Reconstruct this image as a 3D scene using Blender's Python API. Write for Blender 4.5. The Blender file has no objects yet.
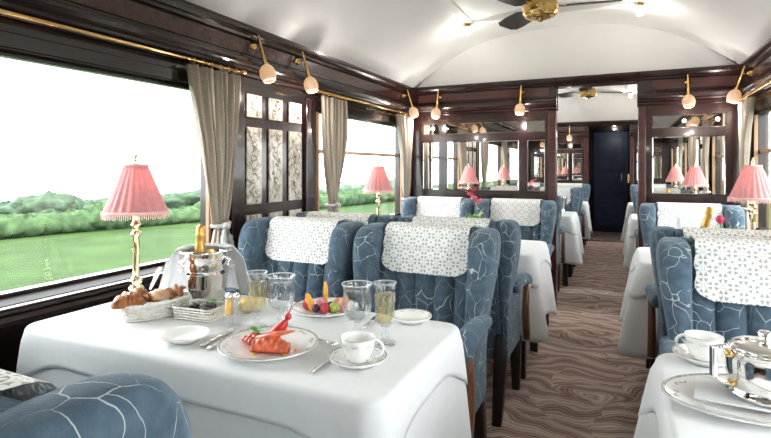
import bpy, math, random
from mathutils import Vector, Matrix
random.seed(7)
PI = math.pi
sc = bpy.context.scene
C = sc.collection

# ------------------------------------------------------------------ camera
F_PX, HORIZ, CAM_H = 507.0, 168.0, 1.24
YAW = math.atan(236.5 / F_PX)
cam_d = bpy.data.cameras.new('camera'); cam = bpy.data.objects.new('camera', cam_d); C.objects.link(cam)
cam_d.sensor_fit = 'HORIZONTAL'; cam_d.sensor_width = 36.0
cam_d.lens = F_PX * 36.0 / 771.0
cam_d.shift_y = -(219.0 - HORIZ) / 771.0
cam_d.clip_start = 0.02; cam_d.clip_end = 800
cam.location = (0, 0, CAM_H); cam.rotation_euler = (PI / 2, 0, YAW)
sc.camera = cam
# ------------------------------------------------------------------ world, exposure
SKY = 8.0
w = bpy.data.worlds.new('sky'); sc.world = w; w.use_nodes = True
wn = w.node_tree; bg = wn.nodes['Background']
bg.inputs['Color'].default_value = (0.94, 0.98, 1.0, 1); bg.inputs['Strength'].default_value = SKY
sc.view_settings.view_transform = 'Standard'; sc.view_settings.look = 'None'
sc.view_settings.gamma = 1.0; sc.view_settings.use_curve_mapping = False
sc.view_settings.exposure = 0.43
sc.cycles.max_bounces = 14; sc.cycles.diffuse_bounces = 7; sc.cycles.glossy_bounces = 9
sc.cycles.transparent_max_bounces = 24; sc.cycles.transmission_bounces = 8
sc.cycles.caustics_reflective = False; sc.cycles.caustics_refractive = False
sc.cycles.sample_clamp_indirect = 6.0

def ray(u, v):
    r = (u - 385.5) / F_PX; up = -(v - HORIZ) / F_PX
    s, c = math.sin(YAW), math.cos(YAW)
    return Vector((-s + r * c, c + r * s, up))
def at_z(u, v, z):          # where the pixel's ray meets a level surface
    d = ray(u, v); t = (z - CAM_H) / d.z
    return Vector((d.x * t, d.y * t, z))

# ------------------------------------------------------------------ layout (metres)
XL, XR = -1.90, 0.865           # side walls, inner faces
XC = (XL + XR) / 2
YB, PERIOD = 4.64, 4.60         # partition face, saloon length
Y0 = -2.30                      # near partition face, moved back to fit the added windows
YF = YB + PERIOD                # far partition face
Z_TAB, Z_CORN = 0.74, 2.02
OPEN0, OPEN1 = -0.526, 0.126    # doorway in the partitions
WINS = [(0.36, 2.0), (2.95, 4.5)]
WZ0, WZ1 = 0.785, 1.645

# ------------------------------------------------------------------ materials
def new_mat(name):
    m = bpy.data.materials.new(name); m.use_nodes = True
    nt = m.node_tree; return m, nt, nt.nodes['Principled BSDF']
def N(nt, typ, **kw):
    n = nt.nodes.new(typ)
    for k, v in kw.items():
        if k in n.inputs: n.inputs[k].default_value = v
        else: setattr(n, k, v)
    return n
def L(nt, a, b): nt.links.new(a, b)
def math_n(nt, op, a, b=None, c=None):
    n = nt.nodes.new('ShaderNodeMath'); n.operation = op
    for i, x in enumerate((a, b, c)):
        if x is None: continue
        if isinstance(x, (int, float)): n.inputs[i].default_value = x
        else: L(nt, x, n.inputs[i])
    return n.outputs[0]
def ramp(nt, fac, stops):
    n = nt.nodes.new('ShaderNodeValToRGB')
    el = n.color_ramp.elements
    while len(el) < len(stops): el.new(0.5)
    for e, (p, col) in zip(el, stops):
        e.position = p; e.color = (*col, 1)
    L(nt, fac, n.inputs[0]); return n.outputs[0]
def simple(name, col, rough=0.5, metal=0.0, var=0.12, scale=25.0, bump=0.0, coat=0.0, sheen=0.0, spec=0.5, bscale=None):
    m, nt, b = new_mat(name)
    tc = N(nt, 'ShaderNodeTexCoord')
    nz = N(nt, 'ShaderNodeTexNoise', Scale=scale, Detail=4.0); L(nt, tc.outputs['Object'], nz.inputs['Vector'])
    lo = tuple(c * (1 - var) for c in col); hi = tuple(min(1, c * (1 + var)) for c in col)
    L(nt, ramp(nt, nz.outputs[0], [(0.3, lo), (0.7, hi)]), b.inputs['Base Color'])
    b.inputs['Roughness'].default_value = rough; b.inputs['Metallic'].default_value = metal
    b.inputs['Coat Weight'].default_value = coat; b.inputs['Coat Roughness'].default_value = 0.08
    b.inputs['Sheen Weight'].default_value = sheen; b.inputs['Specular IOR Level'].default_value = spec
    if bump:
        n2 = N(nt, 'ShaderNodeTexNoise', Scale=bscale or scale * 3, Detail=3.0); L(nt, tc.outputs['Object'], n2.inputs['Vector'])
        bp = N(nt, 'ShaderNodeBump', Strength=bump, Distance=0.004); L(nt, n2.outputs[0], bp.inputs['Height']); L(nt, bp.outputs[0], b.inputs['Normal'])
    return m
def wood(name, dark, light, rough=0.22, coat=0.6, axis='Y', sc_=3.0):
    m, nt, b = new_mat(name)
    tc = N(nt, 'ShaderNodeTexCoord'); mp = N(nt, 'ShaderNodeMapping')
    s = {'X': (1, 14, 14), 'Y': (14, 1, 14), 'Z': (14, 14, 1)}[axis]
    mp.inputs['Scale'].default_value = s; L(nt, tc.outputs['Object'], mp.inputs[0])
    nz = N(nt, 'ShaderNodeTexNoise', Scale=sc_, Detail=8.0, Distortion=0.6); L(nt, mp.outputs[0], nz.inputs['Vector'])
    L(nt, ramp(nt, nz.outputs[0], [(0.3, dark), (0.72, light)]), b.inputs['Base Color'])
    b.inputs['Roughness'].default_value = rough; b.inputs['Coat Weight'].default_value = coat; b.inputs['Coat Roughness'].default_value = 0.06
    return m
M = {}
M['wood'] = wood('mahogany', (0.011, 0.0052, 0.005), (0.033, 0.011, 0.0098), coat=0.35, axis='Y')
M['woodz'] = wood('mahogany_upright', (0.010, 0.0045, 0.0042), (0.030, 0.0095, 0.0085), coat=0.3, axis='Z')
M['frieze'] = wood('mahogany_frieze', (0.040, 0.014, 0.013), (0.080, 0.027, 0.024), coat=0.35, axis='X', sc_=2.0)
M['black'] = wood('ebonised_wood', (0.008, 0.006, 0.006), (0.02, 0.012, 0.011), rough=0.2, axis='Y')
M['ledge'] = wood('ledge_wood', (0.008, 0.006, 0.006), (0.03, 0.014, 0.012), rough=0.62, coat=0.0, axis='Y')
M['ledge'].node_tree.nodes['Principled BSDF'].inputs['Specular IOR Level'].default_value = 0.25
M['tan'] = wood('oak_frame', (0.30, 0.15, 0.07), (0.55, 0.33, 0.18), rough=0.35, coat=0.3, axis='Z')
M['armwood'] = wood('walnut_arm', (0.10, 0.035, 0.015), (0.24, 0.10, 0.05), rough=0.3, axis='Z')
M['brass'] = simple('brass', (0.80, 0.52, 0.20), 0.2, 1.0, 0.1, 40)
M['lampbrass'] = simple('pale_brass', (0.90, 0.74, 0.45), 0.16, 1.0, 0.06, 40)
M['silver'] = simple('silver_plate', (0.92, 0.90, 0.87), 0.10, 1.0, 0.04, 30)
M['ceiling'] = simple('ceiling_white', (0.87, 0.865, 0.86), 0.55, 0, 0.015, 3)
M['china'] = simple('white_china', (0.86, 0.85, 0.83), 0.12, 0, 0.02, 20, coat=0.5)
M['chinaline'] = simple('china_band', (0.40, 0.39, 0.35), 0.25, 0, 0.5, 160)
M['linen'] = simple('white_linen', (0.84, 0.845, 0.85), 0.8, 0, 0.02, 40, bump=0.12, sheen=0.2, bscale=18)
M['napkin'] = simple('white_napkin', (0.82, 0.825, 0.83), 0.85, 0, 0.03, 30, bump=0.15, sheen=0.1, bscale=30)
def see_through(m, w_):          # thin cloth passes some light
    nt = m.node_tree; b = nt.nodes['Principled BSDF']; out = nt.nodes['Material Output']
    t = N(nt, 'ShaderNodeBsdfTranslucent'); t.inputs[0].default_value = (0.85, 0.85, 0.85, 1)
    mx = N(nt, 'ShaderNodeMixShader'); mx.inputs[0].default_value = w_
    L(nt, b.outputs[0], mx.inputs[1]); L(nt, t.outputs[0], mx.inputs[2]); L(nt, mx.outputs[0], out.inputs['Surface'])
see_through(M['napkin'], 0.45); see_through(M['linen'], 0.15)
M['dark'] = simple('dark_leg', (0.018, 0.013, 0.012), 0.35, 0, 0.3, 20)
M['fringe'] = simple('pink_fringe', (0.82, 0.48, 0.46), 0.8, 0, 0.2, 300)
M['croissant'] = simple('baked_crust', (0.30, 0.095, 0.022), 0.42, 0, 0.6, 45, bump=0.4, bscale=60)
M['pastry'] = simple('sweet_pastry', (0.40, 0.15, 0.04), 0.42, 0, 0.55, 60, bump=0.4, bscale=70)
M['bun'] = simple('sugared_bun', (0.55, 0.33, 0.19), 0.6, 0, 0.3, 40, bump=0.4)
M['wicker'] = simple('white_wicker', (0.78, 0.74, 0.69), 0.6, 0, 0.15, 90)
M['gold_foil'] = simple('gold_foil', (0.62, 0.36, 0.09), 0.35, 0.7, 0.25, 60, bump=0.5, bscale=90)
M['bottle'] = simple('green_bottle', (0.02, 0.05, 0.02), 0.1, 0, 0.1, 10, coat=1)
M['red'] = simple('lobster_red', (0.55, 0.022, 0.015), 0.3, 0, 0.4, 60, coat=0.4)
M['lobster'] = simple('lobster_orange', (0.66, 0.13, 0.055), 0.3, 0, 0.55, 70, coat=0.3)
M['tomato'] = simple('tomato', (0.62, 0.07, 0.04), 0.25, 0, 0.4, 70, coat=0.4)
M['leaf'] = simple('leaf_green', (0.10, 0.30, 0.05), 0.5, 0, 0.3, 50)
M['yellow'] = simple('sauce_yellow', (0.85, 0.52, 0.06), 0.3, 0, 0.1, 50)
M['orange'] = simple('melon_orange', (0.92, 0.42, 0.05), 0.35, 0, 0.2, 50)
M['berry'] = simple('raspberry', (0.45, 0.02, 0.04), 0.35, 0, 0.4, 150, bump=0.6, bscale=300)
M['grape'] = simple('dark_grape', (0.07, 0.02, 0.05), 0.2, 0, 0.4, 50)
M['kiwi'] = simple('kiwi_green', (0.35, 0.45, 0.08), 0.4, 0, 0.4, 120)
M['pinkfruit'] = simple('fig_pink', (0.75, 0.25, 0.30), 0.4, 0, 0.4, 100)
M['petal'] = simple('pink_petal', (0.72, 0.04, 0.13), 0.5, 0, 0.25, 60)
M['jar'] = simple('dark_jam', (0.03, 0.02, 0.02), 0.15, 0, 0.3, 50, coat=0.6)
M['butter'] = simple('butter_yellow', (0.85, 0.60, 0.18), 0.35, 0, 0.15, 60)
M['mustard'] = simple('amber_seasoning', (0.72, 0.46, 0.12), 0.35, 0, 0.2, 80)
M['cord'] = simple('tieback_cord', (0.55, 0.53, 0.50), 0.9, 0, 0.25, 120, bump=0.5)
M['door'] = simple('navy_lacquer', (0.022, 0.042, 0.10), 0.35, 0, 0.2, 8)  # dark blue door, made bluer in place of bluish vestibule daylight
M['grass'] = None
def trans(name, col, rough=0.02, ior=1.45, alpha=0.0, facets=0.0):
    """thin clear glass: mostly passes light on, with a fresnel gloss"""
    m, nt, b = new_mat(name); nt.nodes.remove(b)
    out = nt.nodes['Material Output']
    t = N(nt, 'ShaderNodeBsdfTransparent'); t.inputs[0].default_value = (*col, 1)
    g = N(nt, 'ShaderNodeBsdfGlossy'); g.inputs['Roughness'].default_value = rough
    fr = N(nt, 'ShaderNodeLayerWeight'); fr.inputs['Blend'].default_value = 0.5
    f0 = ((ior - 1) / (ior + 1)) ** 2
    fac = math_n(nt, 'MULTIPLY_ADD', math_n(nt, 'POWER', fr.outputs['Facing'], 5.0), 0.9 - f0, f0)
    mx = N(nt, 'ShaderNodeMixShader')
    if facets:
        tc = N(nt, 'ShaderNodeTexCoord'); vo = N(nt, 'ShaderNodeTexVoronoi', Scale=facets); L(nt, tc.outputs['Object'], vo.inputs['Vector'])
        bp = N(nt, 'ShaderNodeBump', Strength=0.9, Distance=0.01); L(nt, vo.outputs['Distance'], bp.inputs['Height'])
        L(nt, bp.outputs[0], g.inputs['Normal']); L(nt, bp.outputs[0], fr.inputs['Normal'])
    L(nt, fac, mx.inputs[0]); L(nt, t.outputs[0], mx.inputs[1]); L(nt, g.outputs[0], mx.inputs[2])
    last = mx.outputs[0]
    if alpha:
        d = N(nt, 'ShaderNodeBsdfDiffuse'); d.inputs[0].default_value = (*[min(1, c) for c in col], 1)
        m2 = N(nt, 'ShaderNodeMixShader'); m2.inputs[0].default_value = alpha
        L(nt, last, m2.inputs[1]); L(nt, d.outputs[0], m2.inputs[2]); last = m2.outputs[0]
    L(nt, last, out.inputs['Surface']); return m
M['pane'] = trans('window_glass', (0.97, 0.985, 0.98), 0.0, 1.25)
M['crystal'] = trans('cut_crystal', (0.97, 0.975, 0.975), 0.03, 1.9, 0.02, 0)
M['glass'] = trans('drinking_glass', (0.96, 0.97, 0.97), 0.02, 1.7, 0.02, 0)
M['champagne'] = trans('champagne', (0.97, 0.89, 0.62), 0.02, 1.2, 0.16)
M['rim'] = trans('rim_glint', (0.95, 0.96, 0.96), 0.02, 1.9, 0.45, 0)  # whitish diffuse share paints the bright glint along glass rims
M['water'] = trans('water', (0.93, 0.95, 0.96), 0.02, 1.3, 0.02)
# mirror glass
m, nt, b = new_mat('mirror_glass'); M['mirror'] = m
b.inputs['Metallic'].default_value = 1; b.inputs['Roughness'].default_value = 0.01; b.inputs['Base Color'].default_value = (0.83, 0.83, 0.80, 1)
# blue crackle moquette
def make_fabric():
    m, nt, b = new_mat('blue_crackle_moquette')
    tc = N(nt, 'ShaderNodeTexCoord'); oi = N(nt, 'ShaderNodeObjectInfo')
    off = N(nt, 'ShaderNodeVectorMath', operation='ADD'); L(nt, tc.outputs['Object'], off.inputs[0])
    L(nt, oi.outputs['Location'], off.inputs[1])
    nz = N(nt, 'ShaderNodeTexNoise', Scale=5.0, Detail=3.0); L(nt, off.outputs[0], nz.inputs['Vector'])
    sc1 = N(nt, 'ShaderNodeVectorMath', operation='SCALE'); sc1.inputs['Scale'].default_value = 0.16; L(nt, nz.outputs['Color'], sc1.inputs[0])
    ad = N(nt, 'ShaderNodeVectorMath', operation='ADD'); L(nt, off.outputs[0], ad.inputs[0]); L(nt, sc1.outputs[0], ad.inputs[1])
    mp = N(nt, 'ShaderNodeMapping'); mp.inputs['Scale'].default_value = (1.15, 1.0, 0.85); mp.inputs['Rotation'].default_value = (0.5, 0.4, 0.6); L(nt, ad.outputs[0], mp.inputs[0])
    vo = N(nt, 'ShaderNodeTexVoronoi', feature='DISTANCE_TO_EDGE', Scale=15.0); L(nt, mp.outputs[0], vo.inputs['Vector'])
    msk = N(nt, 'ShaderNodeTexNoise', Scale=13.0, Detail=2.0); L(nt, off.outputs[0], msk.inputs['Vector'])
    wid = N(nt, 'ShaderNodeMapRange'); L(nt, msk.outputs[0], wid.inputs[0])
    for i, v in zip((1, 2, 3, 4), (0.33, 0.58, -0.005, 0.016)): wid.inputs[i].default_value = v
    line = math_n(nt, 'LESS_THAN', vo.outputs['Distance'], wid.outputs[0])
    n2 = N(nt, 'ShaderNodeTexNoise', Scale=30.0, Detail=4.0); L(nt, off.outputs[0], n2.inputs['Vector'])
    base = ramp(nt, n2.outputs[0], [(0.3, (0.048, 0.078, 0.110)), (0.7, (0.088, 0.130, 0.170))])
    mx = N(nt, 'ShaderNodeMixRGB'); L(nt, line, mx.inputs[0]); L(nt, base, mx.inputs[1]); mx.inputs[2].default_value = (0.42, 0.46, 0.46, 1)
    L(nt, mx.outputs[0], b.inputs['Base Color'])
    b.inputs['Roughness'].default_value = 0.85; b.inputs['Sheen Weight'].default_value = 0.25; b.inputs['Sheen Tint'].default_value = (0.6, 0.72, 0.85, 1)
    b.inputs['Specular IOR Level'].default_value = 0.2
    n3 = N(nt, 'ShaderNodeTexNoise', Scale=260.0, Detail=2.0); L(nt, off.outputs[0], n3.inputs['Vector'])
    bp = N(nt, 'ShaderNodeBump', Strength=0.35, Distance=0.003); L(nt, n3.outputs[0], bp.inputs['Height']); L(nt, bp.outputs[0], b.inputs['Normal'])
    return m
M['fabric'] = make_fabric()
def make_lace():
    m, nt, b = new_mat('white_lace'); out = nt.nodes['Material Output']
    tc = N(nt, 'ShaderNodeTexCoord'); sep = N(nt, 'ShaderNodeSeparateXYZ'); L(nt, tc.outputs['UV'], sep.inputs[0])
    cell = 0.057
    fx = math_n(nt, 'SUBTRACT', math_n(nt, 'FRACT', math_n(nt, 'MULTIPLY', sep.outputs[0], 1 / cell)), 0.5)
    fy = math_n(nt, 'SUBTRACT', math_n(nt, 'FRACT', math_n(nt, 'MULTIPLY', sep.outputs[1], 1 / cell)), 0.5)
    r = math_n(nt, 'SQRT', math_n(nt, 'ADD', math_n(nt, 'MULTIPLY', fx, fx), math_n(nt, 'MULTIPLY', fy, fy)))
    th = math_n(nt, 'ARCTAN2', fy, fx)
    petal = math_n(nt, 'ABSOLUTE', math_n(nt, 'COSINE', math_n(nt, 'MULTIPLY', th, 4.0)))
    lim = math_n(nt, 'MULTIPLY_ADD', petal, 0.22, 0.24)
    flower = math_n(nt, 'LESS_THAN', r, lim)
    hole0 = math_n(nt, 'GREATER_THAN', r, 0.07); flower = math_n(nt, 'MULTIPLY', flower, hole0)
    gx = math_n(nt, 'GREATER_THAN', math_n(nt, 'ABSOLUTE', fx), 0.455); gy = math_n(nt, 'GREATER_THAN', math_n(nt, 'ABSOLUTE', fy), 0.455)
    ring = math_n(nt, 'LESS_THAN', math_n(nt, 'ABSOLUTE', math_n(nt, 'SUBTRACT', r, 0.53)), 0.055)
    sol = math_n(nt, 'MAXIMUM', math_n(nt, 'MAXIMUM', flower, ring), math_n(nt, 'MAXIMUM', gx, gy))
    nz = N(nt, 'ShaderNodeTexNoise', Scale=300.0); L(nt, tc.outputs['UV'], nz.inputs['Vector'])
    b.inputs['Base Color'].default_value = (0.85, 0.84, 0.81, 1); b.inputs['Roughness'].default_value = 0.85
    bp = N(nt, 'ShaderNodeBump', Strength=0.4, Distance=0.003); L(nt, nz.outputs[0], bp.inputs['Height']); L(nt, bp.outputs[0], b.inputs['Normal'])
    t = N(nt, 'ShaderNodeBsdfTransparent'); mx = N(nt, 'ShaderNodeMixShader')
    fac = math_n(nt, 'MULTIPLY_ADD', sol, 0.52, 0.46)
    L(nt, fac, mx.inputs[0]); L(nt, t.outputs[0], mx.inputs[1]); L(nt, b.outputs[0], mx.inputs[2]); L(nt, mx.outputs[0], out.inputs['Surface'])
    return m
M['lace'] = make_lace()
def make_carpet():
    m, nt, b = new_mat('swirl_carpet')
    tc = N(nt, 'ShaderNodeTexCoord')
    nz = N(nt, 'ShaderNodeTexNoise', Scale=2.2, Detail=2.0); L(nt, tc.outputs['Object'], nz.inputs['Vector'])
    s1 = N(nt, 'ShaderNodeVectorMath', operation='SCALE'); s1.inputs['Scale'].default_value = 0.5; L(nt, nz.outputs['Color'], s1.inputs[0])
    ad = N(nt, 'ShaderNodeVectorMath', operation='ADD'); L(nt, tc.outputs['Object'], ad.inputs[0]); L(nt, s1.outputs[0], ad.inputs[1])
    mp = N(nt, 'ShaderNodeMapping'); mp.inputs['Scale'].default_value = (0.75, 1.25, 1); L(nt, ad.outputs[0], mp.inputs[0])
    vo = N(nt, 'ShaderNodeTexVoronoi', Scale=3.6, Randomness=0.9); L(nt, mp.outputs[0], vo.inputs['Vector'])
    dv = N(nt, 'ShaderNodeVectorMath', operation='SUBTRACT'); L(nt, mp.outputs[0], dv.inputs[0]); L(nt, vo.outputs['Position'], dv.inputs[1])
    rc_ = N(nt, 'ShaderNodeVectorMath', operation='MULTIPLY_ADD'); L(nt, vo.outputs['Color'], rc_.inputs[0]); rc_.inputs[1].default_value = (0.7, 0.5, 0); rc_.inputs[2].default_value = (-0.35, 0.12, 0)
    dd = N(nt, 'ShaderNodeVectorMath', operation='ADD'); L(nt, dv.outputs[0], dd.inputs[0]); L(nt, rc_.outputs[0], dd.inputs[1])
    fl = N(nt, 'ShaderNodeVectorMath', operation='MULTIPLY'); L(nt, dd.outputs[0], fl.inputs[0]); fl.inputs[1].default_value = (1, 1, 0)
    ln_ = N(nt, 'ShaderNodeVectorMath', operation='LENGTH'); L(nt, fl.outputs[0], ln_.inputs[0])
    wv = math_n(nt, 'SINE', math_n(nt, 'MULTIPLY', ln_.outputs['Value'], 230.0))
    big = math_n(nt, 'SINE', math_n(nt, 'MULTIPLY', ln_.outputs['Value'], 42.0))
    f = math_n(nt, 'MULTIPLY_ADD', wv, 0.20, 0.5); f = math_n(nt, 'MULTIPLY_ADD', big, 0.22, f)
    n2 = N(nt, 'ShaderNodeTexNoise', Scale=220.0, Detail=2.0); L(nt, tc.outputs['Object'], n2.inputs['Vector'])
    f = math_n(nt, 'MULTIPLY_ADD', math_n(nt, 'SUBTRACT', n2.outputs[0], 0.5), 0.5, f)
    L(nt, ramp(nt, f, [(0.15, (0.28, 0.17, 0.14)), (0.5, (0.53, 0.385, 0.325)), (0.9, (0.78, 0.66, 0.58))]), b.inputs['Base Color'])
    b.inputs['Roughness'].default_value = 0.95; b.inputs['Specular IOR Level'].default_value = 0.1
    bp = N(nt, 'ShaderNodeBump', Strength=0.5, Distance=0.004); L(nt, n2.outputs[0], bp.inputs['Height']); L(nt, bp.outputs[0], b.inputs['Normal'])
    return m
M['carpet'] = make_carpet()
def make_shade():
    m, nt, b = new_mat('pink_silk'); out = nt.nodes['Material Output']
    tc = N(nt, 'ShaderNodeTexCoord'); nz = N(nt, 'ShaderNodeTexNoise', Scale=60.0); L(nt, tc.outputs['Object'], nz.inputs['Vector'])
    col = ramp(nt, nz.outputs[0], [(0.3, (0.76, 0.38, 0.385)), (0.7, (0.84, 0.47, 0.465))])
    L(nt, col, b.inputs['Base Color']); b.inputs['Roughness'].default_value = 0.55; b.inputs['Sheen Weight'].default_value = 0.3
    t = N(nt, 'ShaderNodeBsdfTranslucent'); L(nt, col, t.inputs[0])
    mx = N(nt, 'ShaderNodeMixShader'); mx.inputs[0].default_value = 0.4
    L(nt, b.outputs[0], mx.inputs[1]); L(nt, t.outputs[0], mx.inputs[2]); L(nt, mx.outputs[0], out.inputs['Surface'])
    return m
M['shade'] = make_shade()
def make_curtain():
    m, nt, b = new_mat('taupe_silk_curtain'); out = nt.nodes['Material Output']
    tc = N(nt, 'ShaderNodeTexCoord'); mp = N(nt, 'ShaderNodeMapping'); mp.inputs['Scale'].default_value = (60, 60, 400); L(nt, tc.outputs['Object'], mp.inputs[0])
    nz = N(nt, 'ShaderNodeTexNoise', Scale=1.0, Detail=3.0); L(nt, mp.outputs[0], nz.inputs['Vector'])
    col = ramp(nt, nz.outputs[0], [(0.3, (0.43, 0.36, 0.285)), (0.7, (0.62, 0.535, 0.44))])
    L(nt, col, b.inputs['Base Color']); b.inputs['Roughness'].default_value = 0.5; b.inputs['Sheen Weight'].default_value = 0.3
    t = N(nt, 'ShaderNodeBsdfTranslucent'); L(nt, col, t.inputs[0])
    mx = N(nt, 'ShaderNodeMixShader'); mx.inputs[0].default_value = 0.25
    L(nt, b.outputs[0], mx.inputs[1]); L(nt, t.outputs[0], mx.inputs[2]); L(nt, mx.outputs[0], out.inputs['Surface'])
    return m
M['curtain'] = make_curtain()
def make_relief():
    m, nt, b = new_mat('moulded_frosted_glass')
    tc = N(nt, 'ShaderNodeTexCoord')
    mp = N(nt, 'ShaderNodeMapping'); mp.inputs['Scale'].default_value = (1, 1, 0.6); L(nt, tc.outputs['Object'], mp.inputs[0])
    nz = N(nt, 'ShaderNodeTexNoise', Scale=26.0, Detail=5.0, Distortion=1.6); L(nt, mp.outputs[0], nz.inputs['Vector'])
    L(nt, ramp(nt, nz.outputs[0], [(0.36, (0.22, 0.185, 0.14)), (0.46, (0.50, 0.455, 0.375)), (0.6, (0.66, 0.62, 0.54))]), b.inputs['Base Color'])
    b.inputs['Roughness'].default_value = 0.3; b.inputs['Coat Weight'].default_value = 0.4
    bp = N(nt, 'ShaderNodeBump', Strength=1.0, Distance=0.012); L(nt, nz.outputs[0], bp.inputs['Height']); L(nt, bp.outputs[0], b.inputs['Normal'])
    return m
M['relief'] = make_relief()
def emissive(name, col, strength, mixcol=(0.9, 0.85, 0.75)):
    m, nt, b = new_mat(name)
    tc = N(nt, 'ShaderNodeTexCoord'); nz = N(nt, 'ShaderNodeTexNoise', Scale=60.0); L(nt, tc.outputs['Object'], nz.inputs['Vector'])
    L(nt, ramp(nt, nz.outputs[0], [(0.3, tuple(c * 0.8 for c in mixcol)), (0.7, mixcol)]), b.inputs['Base Color'])
    b.inputs['Roughness'].default_value = 0.35
    b.inputs['Emission Color'].default_value = (*col, 1); b.inputs['Emission Strength'].default_value = strength
    return m
M['tulip'] = emissive('lit_frosted_tulip', (1.0, 0.56, 0.28), 0.40, (0.52, 0.40, 0.31))
M['bulb'] = emissive('lit_bulb', (1.0, 0.82, 0.6), 1.2)
# outdoors
M['grass'] = simple('meadow', (0.0245, 0.049, 0.0105), 0.9, 0, 0.28, 0.25, spec=0.1)
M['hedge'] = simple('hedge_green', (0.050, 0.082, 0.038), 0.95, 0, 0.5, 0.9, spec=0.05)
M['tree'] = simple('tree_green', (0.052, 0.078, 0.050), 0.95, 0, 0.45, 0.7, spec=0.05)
M['hazetree'] = simple('hazy_tree_green', (0.085, 0.112, 0.088), 0.95, 0, 0.3, 0.25, spec=0.05)  # paler green, distance haze put into the colour
M['bark'] = simple('bark', (0.06, 0.045, 0.03), 0.9, 0, 0.3, 6)

# ------------------------------------------------------------------ mesh helpers
class MB:
    def __init__(s): s.v, s.f, s.uv = [], [], None
    def add(s, vs, fs):
        o = len(s.v); s.v += [tuple(p) for p in vs]; s.f += [tuple(i + o for i in f) for f in fs]; return s
    def box(s, x0, x1, y0, y1, z0, z1):
        vs = [(x, y, z) for z in (z0, z1) for y in (y0, y1) for x in (x0, x1)]
        return s.add(vs, [(0, 2, 3, 1), (4, 5, 7, 6), (0, 1, 5, 4), (2, 6, 7, 3), (0, 4, 6, 2), (1, 3, 7, 5)])
    def lathe(s, prof, n=24, c=(0, 0, 0), ripple=None, caps=True):
        vs = []
        for j, (r, z) in enumerate(prof):
            for i in range(n):
                a = 2 * PI * i / n; rr = r * (ripple(a, j, z) if ripple else 1)
                vs.append((c[0] + rr * math.cos(a), c[1] + rr * math.sin(a), c[2] + z))
        fs = [(j * n + i, j * n + (i + 1) % n, (j + 1) * n + (i + 1) % n, (j + 1) * n + i) for j in range(len(prof) - 1) for i in range(n)]
        if caps:
            if prof[0][0] > 1e-6: fs.append(tuple(range(n - 1, -1, -1)))
            if prof[-1][0] > 1e-6: fs.append(tuple((len(prof) - 1) * n + i for i in range(n)))
        return s.add(vs, fs)
    def loft(s, secs, caps=True, closed=True):
        n = len(secs[0]); vs = [p for sec in secs for p in sec]
        m = n if closed else n - 1
        fs = [(j * n + i, j * n + (i + 1) % n, (j + 1) * n + (i + 1) % n, (j + 1) * n + i) for j in range(len(secs) - 1) for i in range(m)]
        if caps and closed:
            fs.append(tuple(range(n - 1, -1, -1))); fs.append(tuple((len(secs) - 1) * n + i for i in range(n)))
        return s.add(vs, fs)
    def tube(s, path, rad, n=8, caps=True):
        path = [Vector(p) for p in path]; secs = []
        up = Vector((0, 0, 1))
        for i, p in enumerate(path):
            t = (path[min(i + 1, len(path) - 1)] - path[max(i - 1, 0)]).normalized()
            a = up if abs(t.dot(up)) < 0.95 else Vector((1, 0, 0))
            e1 = t.cross(a).normalized(); e2 = t.cross(e1).normalized()
            r = rad[i] if isinstance(rad, (list, tuple)) else rad
            secs.append([p + e1 * (r * math.cos(2 * PI * k / n)) + e2 * (r * math.sin(2 * PI * k / n)) for k in range(n)])
        return s.loft(secs, caps)
    def grid(s, fn, nu, nv):
        vs = [fn(i / (nu - 1), j / (nv - 1)) for j in range(nv) for i in range(nu)]
        return s.add(vs, [(j * nu + i, j * nu + i + 1, (j + 1) * nu + i + 1, (j + 1) * nu + i) for j in range(nv - 1) for i in range(nu - 1)])
    def sphere(s, c, r, n=12, m=8, sq=(1, 1, 1)):
        prof = [(r * math.sin(PI * j / m), -r * math.cos(PI * j / m)) for j in range(m + 1)]
        o = len(s.v); s.lathe([(max(a, 1e-5), z) for a, z in prof], n, (0, 0, 0), caps=False)
        s.v[o:] = [(c[0] + x * sq[0], c[1] + y * sq[1], c[2] + z * sq[2]) for x, y, z in s.v[o:]]
        return s
    def xf(s, mat):
        s.v = [tuple(mat @ Vector(p)) for p in s.v]; return s
    def build(s, name, mat, parent=None, smooth=True, bevel=0, sub=0, solid=0, loc=None, rotz=0, angle=None):
        me = bpy.data.meshes.new(name); me.from_pydata(s.v, [], s.f); me.update()
        me.materials.append(M[mat] if isinstance(mat, str) else mat)
        if s.uv:
            uvl = me.uv_layers.new(name='UVMap')
            for lp in me.loops: uvl.data[lp.index].uv = s.uv[lp.vertex_index]
        if smooth:
            me.polygons.foreach_set('use_smooth', [True] * len(me.polygons))
            if angle: me.set_sharp_from_angle(angle=angle)
        o = bpy.data.objects.new(name, me); C.objects.link(o); o.parent = parent
        if loc is not None: o.location = loc
        o.rotation_euler.z = rotz
        if solid:
            md = o.modifiers.new('solid', 'SOLIDIFY'); md.thickness = solid; md.offset = 0
        if bevel:
            md = o.modifiers.new('bevel', 'BEVEL'); md.width = bevel; md.segments = 3; md.limit_method = 'ANGLE'
        if sub:
            md = o.modifiers.new('sub', 'SUBSURF'); md.levels = sub; md.render_levels = sub
        return o
def tag(o, label, cat, group=None):
    o['label'] = label; o['category'] = cat
    if group: o['group'] = group
    return o
def thing(name, label, cat, loc=(0, 0, 0), rotz=0, group=None):
    o = bpy.data.objects.new(name, None); C.objects.link(o); o.location = loc; o.rotation_euler = (0, 0, rotz)
    o.empty_display_size = 0.1
    return tag(o, label, cat, group)
def struct(o): o['kind'] = 'structure'; return o
def copy_tree(o, parent=None):
    c = o.copy(); C.objects.link(c); c.parent = parent
    for ch in list(o.children): copy_tree(ch, c)
    return c
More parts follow.
